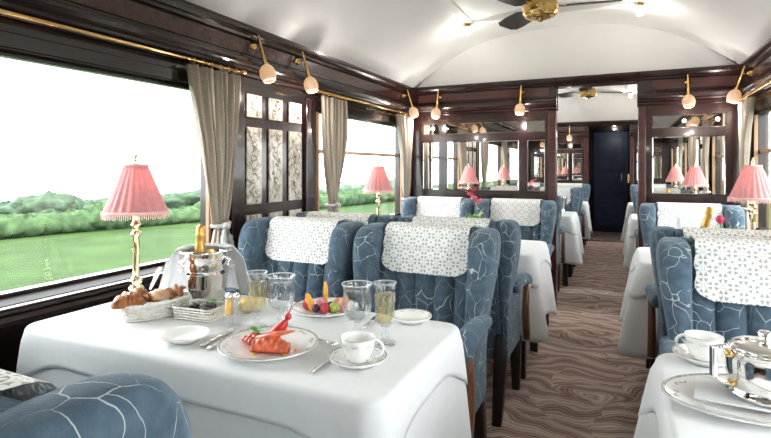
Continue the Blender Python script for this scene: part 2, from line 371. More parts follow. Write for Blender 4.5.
def place(o, loc, rotz=0, label=None, group=None):
    o.location = loc; o.rotation_euler[2] = rotz
    if label: o['label'] = label
    if group: o['group'] = group
    return o
def rrect(w, d, r, n=5):
    pts = []
    for cx, cy, a0 in ((w / 2 - r, d / 2 - r, 0), (-w / 2 + r, d / 2 - r, PI / 2), (-w / 2 + r, -d / 2 + r, PI), (w / 2 - r, -d / 2 + r, 1.5 * PI)):
        for k in range(n):
            a = a0 + PI / 2 * k / (n - 1); pts.append((cx + r * math.cos(a), cy + r * math.sin(a)))
    return pts
def extrude(prof, axis, a, b):
    """prof: (offset, z) polygon; axis 'Y' -> runs along y with offset = x, 'X' -> runs along x with offset = y"""
    mb = MB()
    if axis == 'Y': secs = [[(o, t, z) for o, z in prof] for t in (a, b)]
    else: secs = [[(t, o, z) for o, z in prof] for t in (a, b)]
    return mb.loft(secs)

# ================================================================== THE SETTING
YN0, YV = -3.0, YF + 1.5        # ends behind the camera and of the far vestibule
struct(MB().box(XL - .1, XR + .1, YN0, YV + .1, -0.06, 0).build('floor', 'carpet', smooth=False))
# side walls with window openings, every saloon
allw = [(-1.95, -.25)] + [(a + k * PERIOD, b + k * PERIOD) for k in (0, 1) for a, b in WINS]  # first pair, behind the camera, added to bring daylight to the foreground
for side, xi in (('left', XL), ('right', XR)):
    s = -1 if side == 'left' else 1
    xa, xb = sorted((xi, xi + s * 0.1))
    mb = MB().box(xa, xb, YN0, YV, 0, WZ0 - .0)
    mb.box(xa, xb, YN0, YV, WZ1, 2.1)
    prev = YN0
    for a, b_ in allw + [(YV, YV)]:
        mb.box(xa, xb, prev, a, WZ0, WZ1); prev = b_
    wl = struct(mb.build('wall_' + side, 'wood', smooth=False))
    # cornice and reeded band above the windows
    P0 = [(0, 1.745), (.020, 1.75), (.028, 1.758), (.028, 1.768), (.020, 1.774), (.032, 1.782), (.036, 1.794), (.030, 1.800), (.038, 1.812), (.044, 1.828), (.044, 1.842), (.026, 1.848), (.012, 1.856)]
    P1 = [(.012, 1.952), (.030, 1.958), (.034, 1.972), (.046, 1.978), (.056, 1.992), (.060, 2.004), (.060, 2.02), (0, 2.02)]
    prof = [(xi - s * o, z) for o, z in P0 + P1]
    t = struct(extrude(prof, 'Y', Y0, YF).build('trim_1', 'wood', smooth=False))
    for k in (0, 1):
        struct(MB().box(*sorted((xi - s * .0125, xi - s * .020)), (Y0 if k == 0 else YB) + .2, YB + k * PERIOD - .25, 1.868, 1.945).build('trim_2', 'frieze', smooth=False, bevel=.003))
    # lower window head, a plain dark board set back between rod and glass
    struct(extrude([(xi - s * o, z) for o, z in [(0, 1.60 + .05), (.012, 1.652), (.012, 1.70), (.004, 1.705), (.004, 1.742), (0, 1.742)]], 'Y', Y0, YF).build('trim_3', 'black', smooth=False))
    # window ledge
    led = [(-.06, .72), (.07, .72), (.095, .728), (.105, .742), (.10, .756), (.085, .760), (.10, .766), (.10, .774), (.06, .779), (.06, .786), (-.06, .790)]
    struct(extrude([(xi - s * o, z) for o, z in led], 'Y', Y0, YF).build('trim_4', 'ledge', smooth=False))
    struct(MB().box(*sorted((xi - s * .062, xi - s * .092)), Y0, YF, .7795, .7835).build('trim_5', 'frieze', smooth=False))
# windows
wi = 0
for side, xi in (('left', XL), ('right', XR)):
    s = -1 if side == 'left' else 1
    for k, (a, b_) in enumerate(allw):
        wi += 1
        xg = xi + s * .055
        root = bpy.data.objects.new('window_%d' % wi, None); C.objects.link(root); struct(root)
        MB().box(xg - .003, xg + .003, a, b_, WZ0, WZ1).build('pane', 'pane', root, smooth=False)
        f = .028
        for nm, bx in (('frame_stile', (a, a + f, WZ0, WZ1)), ('frame_stile', (b_ - f, b_, WZ0, WZ1)), ('frame_rail', (a + f, b_ - f, WZ0, WZ0 + .02)), ('frame_rail', (a + f, b_ - f, WZ1 - .018, WZ1))):
            MB().box(xg - .025, xg + .02, *bx).build(nm, 'woodz' if nm == 'frame_stile' else 'black', root, smooth=False, bevel=.003)
        # varnished inner beads beside the stiles
        xbead = xi + s * .014
        for yy in (a + f, b_ - f - .016):
            MB().box(xbead - .012, xbead + .012, yy, yy + .016, WZ0 + .02, WZ1 - .02).build('bead', 'tan', root, smooth=False, bevel=.003)
        if k in (2, 4):
            MB().box(xg - .018, xg + .012, a + f, b_ - f, 1.345, 1.372).build('transom_bar', 'tan', root, smooth=False, bevel=.004)
# moulded glass panels in the pier between the windows
PIERC = 2.49
wl = bpy.data.objects['wall_left']; wr = bpy.data.objects['wall_right']
def panel_cols(): return [(2.226, 2.355), (2.425, 2.552), (2.622, 2.757)]
def leafy(mb, y0, y1, z0, z1, x, sgn, seed):
    """a raised generic plant motif: curling stem with leaves"""
    rnd = random.Random(seed); yc = (y0 + y1) / 2; hw = (y1 - y0) / 2
    n = max(3, int((z1 - z0) / .05))
    path = [(x, yc + hw * .45 * math.sin(i * 1.1 + seed), z0 + .012 + (z1 - z0 - .024) * i / (2 * n)) for i in range(2 * n + 1)]
    mb.tube(path, .0045, 6)
    for i in range(1, 2 * n):
        p = path[i]; d = 1 if i % 2 else -1
        tip_y = max(y0 + .012, min(y1 - .012, p[1] + d * hw * rnd.uniform(.45, .8)))
        mb.tube([p, (x, (p[1] + tip_y) / 2, p[2] + .012), (x, tip_y, p[2] + rnd.uniform(.005, .03))], [.004, .010, .002], 6)
for wall_o, xi, s in ((wl, XL, -1), (wr, XR, 1)):
    k = 0
    xs = sorted((xi - s * .014, xi - s * .002))
    for (y0, y1) in panel_cols():
        for (z0, z1) in ((1.525, 1.655), (1.035, 1.470), (0.83, 0.975)):
            k += 1
            g = MB().box(*xs, y0, y1, z0, z1).build('glass_panel', 'relief', wall_o, smooth=False, bevel=.004)
            mb = MB(); leafy(mb, y0 + .006, y1 - .006, z0, z1, xi - s * .014, s, k)
            mb.build('relief_motif', 'relief', g)
    # pier framing: stiles and rails standing proud round the panels
    for y0, y1 in ((2.10, 2.20), (2.80, 2.905)):
        MB().box(*sorted((xi, xi - s * .024)), y0, y1, .79, 1.70).build('stile', 'woodz', wall_o, smooth=False, bevel=.006)
# ceiling: coved sides, flat centre, raised coffer
def ceil_prof():
    pts = []; hw = (XR - XL) / 2 - .045
    for i in range(25):
        a = -1 + 2 * i / 24; pts.append((XC + a * hw, 2.02 + .46 * (1 - abs(a) ** 2.6)))
    return pts
cp = ceil_prof()
mb = MB(); secs = [[(x, t, z) for x, z in cp] for t in (YN0, YV)]
mb.loft(secs, caps=False, closed=False)
ceil = struct(mb.build('ceiling', 'ceiling', smooth=True, solid=.02))
for k in (0, 1):
    mb = MB(); o = k * PERIOD
    for x in (XC - .60, XC + .60): mb.box(x - .035, x + .035, .5 + o, 4.05 + o, 2.405, 2.46)
    for y in (.5, 4.0): mb.box(XC - .565, XC + .565, y + o, y + .06 + o, 2.405, 2.47)
    mb.build('coffer_moulding', 'ceiling', ceil, smooth=False, bevel=.012)
# partitions
def partition(name, y0, th=.08, blind=False):
    """y0: face towards the camera; body behind it"""
    y1 = y0 + th
    zb, zt, zr0, zr1 = 1.03, 1.668, 1.494, 1.560
    def seg(mb, x0, x1, holes):
        mb.box(x0, x1, y0, y1, 0, zb); mb.box(x0, x1, y0, y1, zt, 1.76)
        xs = x0
        for a, b_ in holes + [(x1, x1)]:
            if a > xs: mb.box(xs, a, y0, y1, zb, zt)
            if b_ > a: mb.box(a, b_, y0, y1, zr0, zr1)
            xs = b_
    HL = [(-1.769, -1.70), (-1.685, -1.597), (-1.525, -.842), (-.7725, -.614)]; HR = [(.22, .727)]
    mb = MB(); seg(mb, XL, OPEN0, HL); seg(mb, OPEN1, XR, HR)
    mb.box(XL, OPEN0, y0, y1, 1.76, 2.03); mb.box(OPEN1, XR, y0, y1, 1.76, 2.03); mb.box(OPEN0, OPEN1, y0, y1, 1.94, 2.03)
    root = struct(mb.build(name, 'woodz', smooth=False))
    for a, b_ in HL + HR:
        for z0, z1 in ((zb, zr0), (zr1, zt)):
            MB().box(a - .002, b_ + .002, y0 + .02, y1 - .02, z0 - .002, z1 + .002).build('mirror', 'mirror', root, smooth=False)
            g = .009
            mbb = MB()
            for q in ((a, b_, z0, z0 + g), (a, b_, z1 - g, z1), (a, a + g, z0 + g, z1 - g), (b_ - g, b_, z0 + g, z1 - g)):
                mbb.box(q[0], q[1], y0 + .016, y1 - .016, q[2], q[3])
            mbb.build('bevelled_edge', 'mirror', root, smooth=False, bevel=.004)
    # cornice on both faces
    for yy, sg in ((y0, -1), (y1, 1)):
        pr = [(yy + sg * o, z) for o, z in P0 + P1]
        for x0, x1 in ((XL, OPEN0 + .012), (OPEN1 - .012, XR)):
            extrude(pr, 'X', x0, x1).build('cornice', 'wood', root, smooth=False)
            MB().box(x0 + .1, x1 - .06, *sorted((yy + sg * .0125, yy + sg * .02)), 1.868, 1.945).build('frieze_panel', 'frieze', root, smooth=False, bevel=.003)
        extrude([(yy + sg * o, z) for o, z in [(0, 1.94), (.03, 1.945), (.034, 1.972), (.046, 1.978), (.056, 1.992), (.060, 2.004), (.060, 2.02), (0, 2.02)]], 'X', OPEN0, OPEN1).build('cornice', 'wood', root, smooth=False)
    # door-case
    for x0, x1 in ((OPEN0 - .06, OPEN0 + .006), (OPEN1 - .006, OPEN1 + .05)):
        MB().box(x0, x1, y0 - .012, y1 + .012, 0, 1.745).build('door_case', 'frieze', root, smooth=False, bevel=.006)
    # white lunette between cornice and ceiling
    pts = [(x, z) for x, z in cp]
    MB().loft([[(x, t, z) for x, z in pts] for t in (y0 + .005, y1 - .005)]).build('lunette', 'ceiling', root, smooth=False)
    return root
partition('wall_partition', YB)
partition('wall_near', Y0 - .08)
far = partition('wall_far', YF)
# far vestibule: side walls, end wall, door with panels, brass push plate
vx0, vx1 = -.62, .22
mb = MB().box(vx0 - .05, vx0, YF + .08, YV, 0, 2.05); mb.box(vx1, vx1 + .05, YF + .08, YV, 0, 2.05); mb.box(vx0, vx1, YF + .08, YV, 2.0, 2.05)
struct(mb.build('wall_vestibule', 'woodz', smooth=False))
struct(MB().box(XL, XR, YV, YV + .05, 0, 2.4).build('wall_end', 'woodz', smooth=False))
d = struct(MB().box(-.50, .10, YV - .045, YV - .002, 0.01, 1.93).build('door_1', 'door', smooth=False, bevel=.004))
for z0, z1 in ((.12, .62), (.70, 1.12), (1.2, 1.82)):
    MB().box(-.42, .02, YV - .058, YV - .044, z0, z1).build('door_panel', 'door', d, smooth=False, bevel=.008)
MB().box(-.02, -.004, YV - .07, YV - .044, .98, 1.14).build('push_bar', 'brass', d, smooth=False, bevel=.003)
MB().box(.085, .105, YF - .026, YF - .0125, 1.0, 1.14).build('push_plate', 'brass', far, smooth=False, bevel=.003)
MB().box(OPEN0 + .01, OPEN1 - .01, YF - .02, YF + .10, 0.001, .012).build('floor_strip', 'silver', far, smooth=False, bevel=.003)  # silver strip across the doorway floor
struct(MB().box(XL - .1, XR + .1, YN0 - .05, YN0, 0, 2.5).build('wall_back', 'woodz', smooth=False))

# ------------------------------------------------------------------ outdoors
ZG = -7.0
mb = MB(); R = 420
def gz(x, y):                # level by the line, falling away beyond the hedges
    return ZG - .075 * max(0, abs(x) - 66)
mb.grid(lambda u, v: (-R + 2 * R * u, -R + 2 * R * v, gz(-R + 2 * R * u, 0) + .2 * math.sin(u * 37) * math.sin(v * 31)), 100, 60)
struct(mb.build('ground', 'grass'))
def lumpy(mb, c, rx, ry, rz, seed, n=18, m=12, amp=.22):
    rnd = random.Random(seed); ph = [(rnd.uniform(0, 6.3), rnd.uniform(0, 6.3), rnd.randint(2, 6), rnd.randint(2, 6)) for _ in range(6)]
    vs = []
    for j in range(m + 1):
        t = PI * j / m
        for i in range(n):
            a = 2 * PI * i / n
            k = 1 + amp * sum(math.sin(p[2] * a + p[0]) * math.sin(p[3] * t + p[1]) for p in ph) / 3
            vs.append((c[0] + rx * k * math.sin(t) * math.cos(a), c[1] + ry * k * math.sin(t) * math.sin(a), c[2] - rz * k * math.cos(t)))
    mb.add(vs, [(j * n + i, j * n + (i + 1) % n, (j + 1) * n + (i + 1) % n, (j + 1) * n + i) for j in range(m) for i in range(n)])
hedge_pts = [(-76, 8), (-67, 35), (-59.7, 57.5), (-55, 99), (-44, 190)]
def hedge_at(t):
    k = min(int(t), len(hedge_pts) - 2); f = t - k
    a, b_ = hedge_pts[k], hedge_pts[k + 1]; return a[0] + (b_[0] - a[0]) * f, a[1] + (b_[1] - a[1]) * f
mb = MB(); t = 0
while t < 3.99:
    x, y = hedge_at(t); k = min(int(t), 3); seglen = math.dist(hedge_pts[k], hedge_pts[k + 1])
    hh = 1.55 + .25 * math.sin(t * 9) + random.uniform(-.15, .2)
    lumpy(mb, (x, y, ZG + hh * .8), 2.2, 2.4, hh, int(t * 1000), 14, 8)
    t += 2.0 / seglen
hd = tag(mb.build('hedgerow', 'hedge'), 'long low green hedgerow bordering the meadow outside the left windows', 'hedge'); hd['kind'] = 'stuff'
def tree(x, y, h, wid, label, seed, mat='tree', group=None):
    t = thing('tree', label, 'tree', (x, y, gz(x, y)), 0, group)
    mb = MB(); rnd = random.Random(seed)
    for q in range(6):
        a = rnd.uniform(0, 6.3); r = wid * .34 * (q > 0)
        lumpy(mb, (r * math.cos(a), r * math.sin(a), h * rnd.uniform(.42, .68)), wid * rnd.uniform(.3, .42), wid * rnd.uniform(.3, .42), h * rnd.uniform(.26, .36), seed * 10 + q, 18, 12, .3)
    mb.build('crown', mat, t)
    MB().tube([(0, 0, -.2), (.1, 0, h * .3), (.1, .1, h * .6)], [.3, .22, .12], 8).build('trunk', 'bark', t)
def tree_px(u, vtop, dist, wpx, label, seed, mat='tree', group=None):
    dv = ray(u, vtop); k = dist / math.hypot(dv.x, dv.y)
    ztop = CAM_H + dv.z * k
    tree(dv.x * k, dv.y * k, (ztop - gz(dv.x * k, 0)) / .98, wpx * dist / F_PX * .95, label, seed, mat, group)
tree_px(33, 193, 104, 52, 'rounded dark tree standing alone behind the hedgerow outside the long window', 3)
tree_px(-24, 204, 138, 60, 'low tree beyond the hedgerow by the edge of the long window', 4, group='field trees')
tree_px(92, 205, 118, 44, 'grey-green bush between the rounded tree and the pink lampshade', 5)
tree_px(98, 198, 128, 30, 'small pale tree behind the hedgerow near the pink lampshade', 6)
tree_px(196, 190, 100, 60, 'broad green tree behind the hedgerow next to the tied window curtain', 8)
tree_px(165, 193, 128, 50, 'green tree behind the hedgerow beside the pink lampshade', 7)
tree_px(246, 188, 150, 60, 'tall tree beyond the hedgerow behind the curtain', 9, group='field trees')
tree_px(330, 190, 140, 34, 'tree beyond the meadow at the left of the far window', 10)
tree_px(350, 193, 150, 36, 'soft green tree in the middle of the far window', 11)
tree_px(380, 194, 185, 40, 'soft green tree behind the lamp in the far window', 12)
mb = MB()
for i in range(60):
    a = math.radians(86 + i * 2.0); rr = 250 + 15 * math.sin(i * 1.7)
    xx = rr * math.cos(a); lumpy(mb, (xx, rr * math.sin(a), gz(xx, 0) + 1.0), 10, 10, 3.4 + 1.0 * math.sin(i * 2.3), 500 + i, 12, 8)
o = tag(mb.build('distant_woodland', 'hazetree'), 'pale distant line of woodland on the horizon outside the windows', 'woodland'); o['kind'] = 'stuff'
mb = MB()
for i in range(34):
    lumpy(mb, (46 + 6 * math.sin(i), -60 + i * 7, ZG + 2.2), 4.5, 5, 3.4 + .6 * math.sin(i * 1.9), 900 + i, 12, 8)
o = tag(mb.build('hedgerow', 'hedge'), 'bushy green hedgerow outside the right-hand windows', 'hedge'); o['kind'] = 'stuff'


# ================================================================== TABLES AND CLOTHS
XT = {'L': (-1.73, -.47), 'R': (.09, .75)}
T0, T1 = .97, 1.575             # near and far table edge in the first bay
BAY = 2.03
def cloth_mesh(hx, hy, drop, corner_drop, amp, off, seed, cr=.05, nper=240, levels=9, flare=.085, aisle=1):
    """a square cloth over a table: flat top, soft edge, folds, pointed corners that hang lower"""
    rnd = random.Random(seed)
    hx += off; hy += off; cr += off
    per = []
    L1, L2, La = 2 * (hx - cr), 2 * (hy - cr), PI / 2 * cr
    corners = [(hx - cr, hy - cr, 0), (-hx + cr, hy - cr, PI / 2), (-hx + cr, -hy + cr, PI), (hx - cr, -hy + cr, 1.5 * PI)]
    nc = 14
    for ci, (cx, cy, a0) in enumerate(corners):
        for k in range(nc):
            a = a0 + PI / 2 * k / (nc - 1)
            per.append((cx + cr * math.cos(a), cy + cr * math.sin(a), math.cos(a), math.sin(a), 1 - abs(k / (nc - 1) - .5) * .0, ci))
        nx = corners[(ci + 1) % 4]; a1 = a0 + PI / 2
        x0, y0 = cx + cr * math.cos(a1), cy + cr * math.sin(a1); x1, y1 = nx[0] + cr * math.cos(nx[2]), nx[1] + cr * math.sin(nx[2])
        n = max(6, int((nper - 4 * nc) * math.dist((x0, y0), (x1, y1)) / (2 * (L1 + L2))))
        for k in range(1, n):
            f = k / n; per.append((x0 + (x1 - x0) * f, y0 + (y1 - y0) * f, math.cos(a1), math.sin(a1), 0, ci))
    n = len(per)
    # closeness to a corner (0..1) along the edge
    cd = []
    for p in per:
        m_ = min(math.dist(p[:2], (sx * hx, sy * hy)) for sx in (-1, 1) for sy in (-1, 1))
        cd.append(max(0, 1 - m_ / .24))
    ph = [rnd.uniform(0, 6.3) for _ in range(6)]
    arc = [0]
    for i in range(1, n): arc.append(arc[-1] + math.dist(per[i][:2], per[i - 1][:2]))
    def fold(i):
        s = arc[i]; c = cd[i]
        return (math.sin(s * 17 + ph[0]) * .5 + math.sin(s * 9.5 + ph[1]) * .6 + math.sin(s * 31 + ph[2]) * .18) * (.5 + .5 * c) + c * c * 1.2 * math.sin(c * 9 + ph[3])
    mb = MB(); rings = []
    for f in (0.0, .5, .85): rings.append([(p[0] * f, p[1] * f, .0 + .0008 * math.sin(p[0] * 20) * math.cos(p[1] * 17)) for p in per])
    rd = .018
    for a in (0.0, .4, .8, 1.2, PI / 2):
        rings.append([(p[0] - p[2] * rd * (1 - math.sin(a)), p[1] - p[3] * rd * (1 - math.sin(a)), -rd * (1 - math.cos(a))) for p in per])
    for j in range(1, levels + 1):
        ring = []
        for i, p in enumerate(per):
            dd = drop + corner_drop * cd[i] ** 2.0
            f = j / levels; z = -rd - (dd - rd) * f
            g = min(1.3, -z / .43) ** .8
            o_ = amp * g * (fold(i) * .5 + .55)
            fx_ = 1.0 if p[2] * aisle > 0 else .25; fl_ = flare * cd[i] ** 2 * g
            ring.append((p[0] + p[2] * (o_ + fl_ * fx_), p[1] + p[3] * (min(o_, .05) + fl_ * .2), z))
        rings.append(ring)
    mb.loft(rings, caps=False)
    return mb
def table(side, yc, tname, first_labels):
    x0, x1 = XT[side]; xc = (x0 + x1) / 2; hx = (x1 - x0) / 2; hy = (T1 - T0) / 2
    t = thing('dining_table', 'dark wooden dining table hidden under white cloths, ' + tname.replace('of the', 'the', 1), 'table', (xc, yc, 0))
    MB().loft([[(x, y, z) for x, y in rrect(2 * hx - .02, 2 * hy - .02, .06, 6)] for z in (Z_TAB - .04, Z_TAB - .010)]).build('tabletop', 'wood', t, smooth=False, bevel=.006)
    for sx in (-1, 1):
        for sy in (-1, 1):
            px, py = sx * (hx - .07), sy * (hy - .06)
            MB().box(px - .025, px + .025, py - .025, py + .025, 0, Z_TAB - .038).build('leg', 'dark', t, smooth=False, bevel=.004)
    sd = int(yc * 100) + (3 if side == 'R' else 0)
    o = cloth_mesh(hx, hy, .44, .06, .040, (.004), sd, levels=14, flare=.03 if (side, yc < 2) == ('L', True) else .085, aisle=1 if side == 'L' else -1).build('tablecloth', 'linen', None, loc=(xc, yc, Z_TAB - .004), solid=.0015)
    tag(o, 'long white linen tablecloth ' + tname, 'tablecloth')
    o2 = cloth_mesh(hx, hy, .095, .12, .040, (.010), sd, levels=6, flare=.03 if (side, yc < 2) == ('L', True) else .085, aisle=1 if side == 'L' else -1).build('table_topper', 'linen', None, loc=(xc, yc, Z_TAB), solid=.0015)
    tag(o2, 'short white overcloth with pointed corners ' + tname, 'tablecloth')
YC1 = (T0 + T1) / 2
TABS = {}
NM = {('L', 0): 'on the breakfast table with croissants', ('L', 1): 'on the left table by the partition', ('L', 2): 'on the left table beyond the partition', ('L', 3): 'on the left table beside the far door',
      ('R', 0): 'on the coffee pot table', ('R', 1): 'on the right table by the partition', ('R', 2): 'on the right table beyond the partition', ('R', 3): 'on the right table beside the far door'}
def yc_of(b): return YC1 + (b % 2) * BAY + (b // 2) * PERIOD
for (sd, b), nm in NM.items():
    table(sd, yc_of(b), nm.replace('on the', 'of the', 1), None)

# ================================================================== CHAIRS
def yb(z): return .165 + .115 * max(0, (z - .42)) / .56          # rear face of the back
def make_chair(label, group):
    t = thing('wing_chair', label, 'chair', (0, 0, 0), 0, group)
    # seat
    mb = MB(); secs = []
    for z, ins in ((.285, .012), (.30, 0), (.40, 0), (.44, -.006), (.475, 0), (.492, .02), (.497, .06)):
        secs.append([(x, y - .05, z) for x, y in rrect(.49 - 2 * ins, .42 - 2 * ins, .05)])
    mb.loft(secs).build('seat', 'fabric', t)
    # channelled backrest
    mb = MB(); secs = []; nf = 51; hw = .225
    for z, sh in ((.42, 0), (.5, 0), (.6, 0), (.7, 0), (.8, 0), (.88, 0), (.93, .002), (.958, .012), (.976, .03), (.984, .05)):
        yr = yb(z) - sh * .9; yf = yb(z) - .105 + sh * .9
        ring = []
        for i in range(nf):
            a = i / (nf - 1); x = -hw + 2 * hw * a
            ch = abs(math.sin(PI * 5 * a)) ** .6 * .022 * (1 - sh / .06)
            ring.append((x, yf - ch, z))
        for i in range(9):
            a = i / 8; x = hw - 2 * hw * a; ring.append((x, yr, z))
        secs.append(ring)
    mb.loft(secs).build('backrest', 'fabric', t, angle=math.radians(50))
    # wings
    for s in (-1, 1):
        mb = MB(); secs = []
        data = [(.40, .262, .055, .15), (.50, .266, .06, .14), (.60, .272, .066, .125), (.68, .282, .075, .13), (.76, .296, .086, .145), (.84, .308, .098, .155), (.90, .314, .108, .155), (.945, .313, .107, .145), (.972, .305, .096, .12), (.986, .288, .066, .075)]
        for z, xo, th, fwd in data:
            yr = yb(z) - (.012 if z < .96 else .03); yf = yb(z) - .095 - fwd
            dep = yr - yf; r = min(th, dep) * .46
            secs.append([(s * (xo - th / 2) + px, (yr + yf) / 2 + py, z) for px, py in rrect(th, dep, r, 4)])
        mb.loft(secs).build('wing', 'fabric', t, sub=1)
        # arm pad
        mb = MB(); secs = []
        for y, z, w_, h_ in ((.10, .63, .06, .055), (.03, .636, .068, .06), (-.08, .642, .074, .062), (-.18, .638, .082, .066), (-.235, .622, .086, .064), (-.262, .605, .078, .05), (-.272, .596, .05, .03)):
            secs.append([(s * .277 + px, y, z + pz) for px, pz in rrect(w_, h_, min(w_, h_) * .42, 4)])
        mb.loft(secs).build('armrest', 'fabric', t, sub=1)
        # carved arm support
        mb = MB(); secs = []
        for y, z, d_ in ((-.232, .605, .036), (-.215, .55, .03), (-.198, .48, .034), (-.20, .40, .044), (-.222, .33, .046), (-.235, .285, .042)):
            secs.append([(s * .290 + px, y + py, z) for px, py in rrect(.036, d_, .012, 3)])
        mb.loft(secs).build('arm_support', 'armwood', t)
        # closed side below the arm
        MB().box(*sorted((s * .235, s * .262)), -.19, .165, .29, .62).build('side_panel', 'fabric', t, smooth=False, bevel=.01)
        # legs
        mb = MB(); secs = [[(s * .232 + dx + px, dy + py, z) for px, py in rrect(w_, w_, .006, 3)] for z, w_, dx, dy in ((.30, .06, 0, -.215), (.15, .052, 0, -.222), (0, .04, 0, -.225))]
        mb.loft(secs).build('leg', 'dark', t)
        mb = MB(); secs = [[(s * .225 + px, dy + py, z) for px, py in rrect(w_, w_, .006, 3)] for z, w_, dy in ((.42, .058, .13), (.28, .06, .145), (.13, .054, .18), (0, .044, .222))]
        mb.loft(secs).build('leg', 'dark', t)
    return t
def make_lace(label, group, front=.172, back=.05):
    """openwork cloth laid over the top of a chair back (chair's own frame)"""
    zt = .992; path = []
    for i in range(5): z = zt - .03 - back + back * i / 4; path.append((yb(.95) + .004, z))
    y_r, y_f = yb(.95) - .0, yb(.95) - .132
    for i in range(1, 8):
        a = PI * i / 8; path.append(((y_r + y_f) / 2 + (y_r - y_f) / 2 * math.cos(a), zt - .03 + .03 * math.sin(a) ** .7))
    for i in range(14): z = zt - .03 - front * i / 13; path.append((yb(z) - .139 - .002, z))
    ln = [0]
    for i in range(1, len(path)): ln.append(ln[-1] + math.dist(path[i], path[i - 1]))
    tot = ln[-1]; n = 41; hw = .195
    mb = MB(); uv = []; vs = []
    for j, (y, z) in enumerate(path):
        endd = min(tot - ln[j], ln[j] + .05)
        cr = .045; pull = cr - math.sqrt(max(0, cr * cr - max(0, cr - endd) ** 2))
        for i in range(n):
            f = -1 + 2 * i / (n - 1); w_ = hw - pull + .0035 * math.sin(ln[j] * 380)
            x = f * w_
            zz = z - (.004 * abs(math.sin(f * 22)) if j == len(path) - 1 else 0)
            vs.append((x, y - (.002 * math.sin(f * 9 + j * .5) if j > 11 else 0), zz)); uv.append((x, ln[j]))
    mb.add(vs, [(j * n + i, j * n + i + 1, (j + 1) * n + i + 1, (j + 1) * n + i) for j in range(len(path) - 1) for i in range(n - 1)])
    mb.uv = uv
    return tag(mb.build('lace_headrest_cover', 'lace', None), label, 'lace cover', group)
XS = {'aisle': -.772, 'window': -1.415, 'R': .425}
# rows of one saloon: centre y, rotation
ROWS = {'D': (.535, PI), 'A': (1.93, 0), 'B': (2.67, PI), 'C': (3.965, 0)}
where = {('aisle', 'D'): 'with its back turned, aisle side of the breakfast table', ('window', 'D'): 'with its back turned, window side of the breakfast table', ('R', 'D'): 'with its back turned at the coffee pot table',
         ('aisle', 'A'): 'facing the breakfast table, beside the aisle', ('window', 'A'): 'facing the breakfast table, beside the glass panels', ('R', 'A'): 'facing the coffee pot table',
         ('aisle', 'B'): 'back to back with the aisle breakfast seat', ('window', 'B'): 'back to back with the window breakfast seat', ('R', 'B'): 'back to back with the coffee table seat',
         ('aisle', 'C'): 'against the partition, beside the doorway pillar', ('window', 'C'): 'against the partition, in the window corner', ('R', 'C'): 'against the partition, right of the doorway'}
chair0 = None; lace0 = None
for k in (0, 1):
    for col, x in XS.items():
        for row, (y, rz) in ROWS.items():
            if k == 1 and (col == 'window' and row in 'D'): continue
            wh = where[(col, row)]
            if k == 1:
                wh = {'D': 'first row', 'A': 'second row', 'B': 'third row', 'C': 'last row'}[row] + ' beyond the partition, ' + {'aisle': 'left of the aisle', 'window': 'left under the window', 'R': 'right of the aisle'}[col]
            lab = 'blue crackle-patterned wing chair ' + wh
            lab2 = 'white lace cover on the chair ' + wh
            if chair0 is None:
                c_ = chair0 = make_chair(lab, 'blue wing chairs'); l_ = lace0 = make_lace(lab2, 'lace headrest covers')
            else:
                c_ = copy_tree(chair0); l_ = copy_tree(lace0)
            xx = x - {'aisle': .05, 'window': .043, 'R': 0}[col] * (row == 'D')
            place(c_, (xx, y + k * PERIOD, 0), rz, lab); place(l_, (xx, y + k * PERIOD, 0), rz, lab2)

# ================================================================== TABLE LAMPS
def make_lamp(label):
    t = thing('table_lamp', label, 'lamp', (0, 0, 0), 0, 'pink shaded table lamps')
    MB().lathe([(.052, 0), (.054, .006), (.050, .014), (.034, .022), (.028, .030), (.031, .036), (.025, .044), (.018, .056), (.022, .064), (.024, .070), (.016, .078), (.011, .088), (.0125, .12), (.0145, .19), (.0115, .235), (.018, .242), (.019, .248), (.012, .256), (.010, .268), (.017, .276), (.018, .283), (.010, .292), (.012, .305), (.007, .325), (.005, .515)], 28).build('stem', 'lampbrass', t)
    def pleat(a, j, z): return 1 + .032 * math.cos(a * 22) + .030 * abs(math.cos(a * 4)) - .015
    z0, z1 = .325, .507
    prof = [(.112 + (.040 - .112) * (f ** .95), z0 + (z1 - z0) * f) for f in [i / 8 for i in range(9)]]
    sh = MB().lathe(prof, 168, ripple=pleat, caps=False).build('shade', 'shade', t, solid=.001)
    MB().lathe([(.042, .500), (.0445, .504), (.0445, .511), (.041, .513)], 32, caps=False).build('top_band', 'fringe', sh)
    MB().lathe([(.1125, .324), (.1165, .326), (.1165, .334), (.1115, .336)], 48, caps=False, ripple=lambda a, j, z: 1 + .030 * abs(math.cos(a * 4)) - .012).build('hem_band', 'fringe', sh)
    mb = MB()
    for i in range(96):
        a = 2 * PI * i / 96; r = .1155 * (1 + .030 * abs(math.cos(a * 4)) - .012); b_ = a + .028
        l_ = .020 + .003 * math.sin(i * 2.1)
        p = [(r * math.cos(a), r * math.sin(a), .328), (r * math.cos(b_), r * math.sin(b_), .328), (r * math.cos(b_) * 1.012, r * math.sin(b_) * 1.012, .328 - l_), (r * math.cos(a) * 1.012, r * math.sin(a) * 1.012, .328 - l_)]
        mb.add(p, [(0, 1, 2, 3)])
    fr = mb.build('fringe', 'fringe', sh, smooth=False, solid=.0012); fr['kind'] = 'stuff'
    MB().lathe([(.006, .508), (.009, .514), (.006, .520), (.010, .528), (.0085, .536), (.0055, .546), (.0008, .556)], 14).build('finial', 'lampbrass', t)
    MB().sphere((0, 0, .40), .018, 12, 8).build('fill_globe', 'bulb', t)
    ld = bpy.data.lights.new('lamp_fill_light', 'POINT'); ld.energy = .5; ld.color = (1.0, .88, .76); ld.shadow_soft_size = .02  # light and glowing globe added as fill in lamps that look unlit
    lo = bpy.data.objects.new('lamp_fill_light', ld); C.objects.link(lo); lo.parent = t; lo.location = (0, 0, .44)
    return t
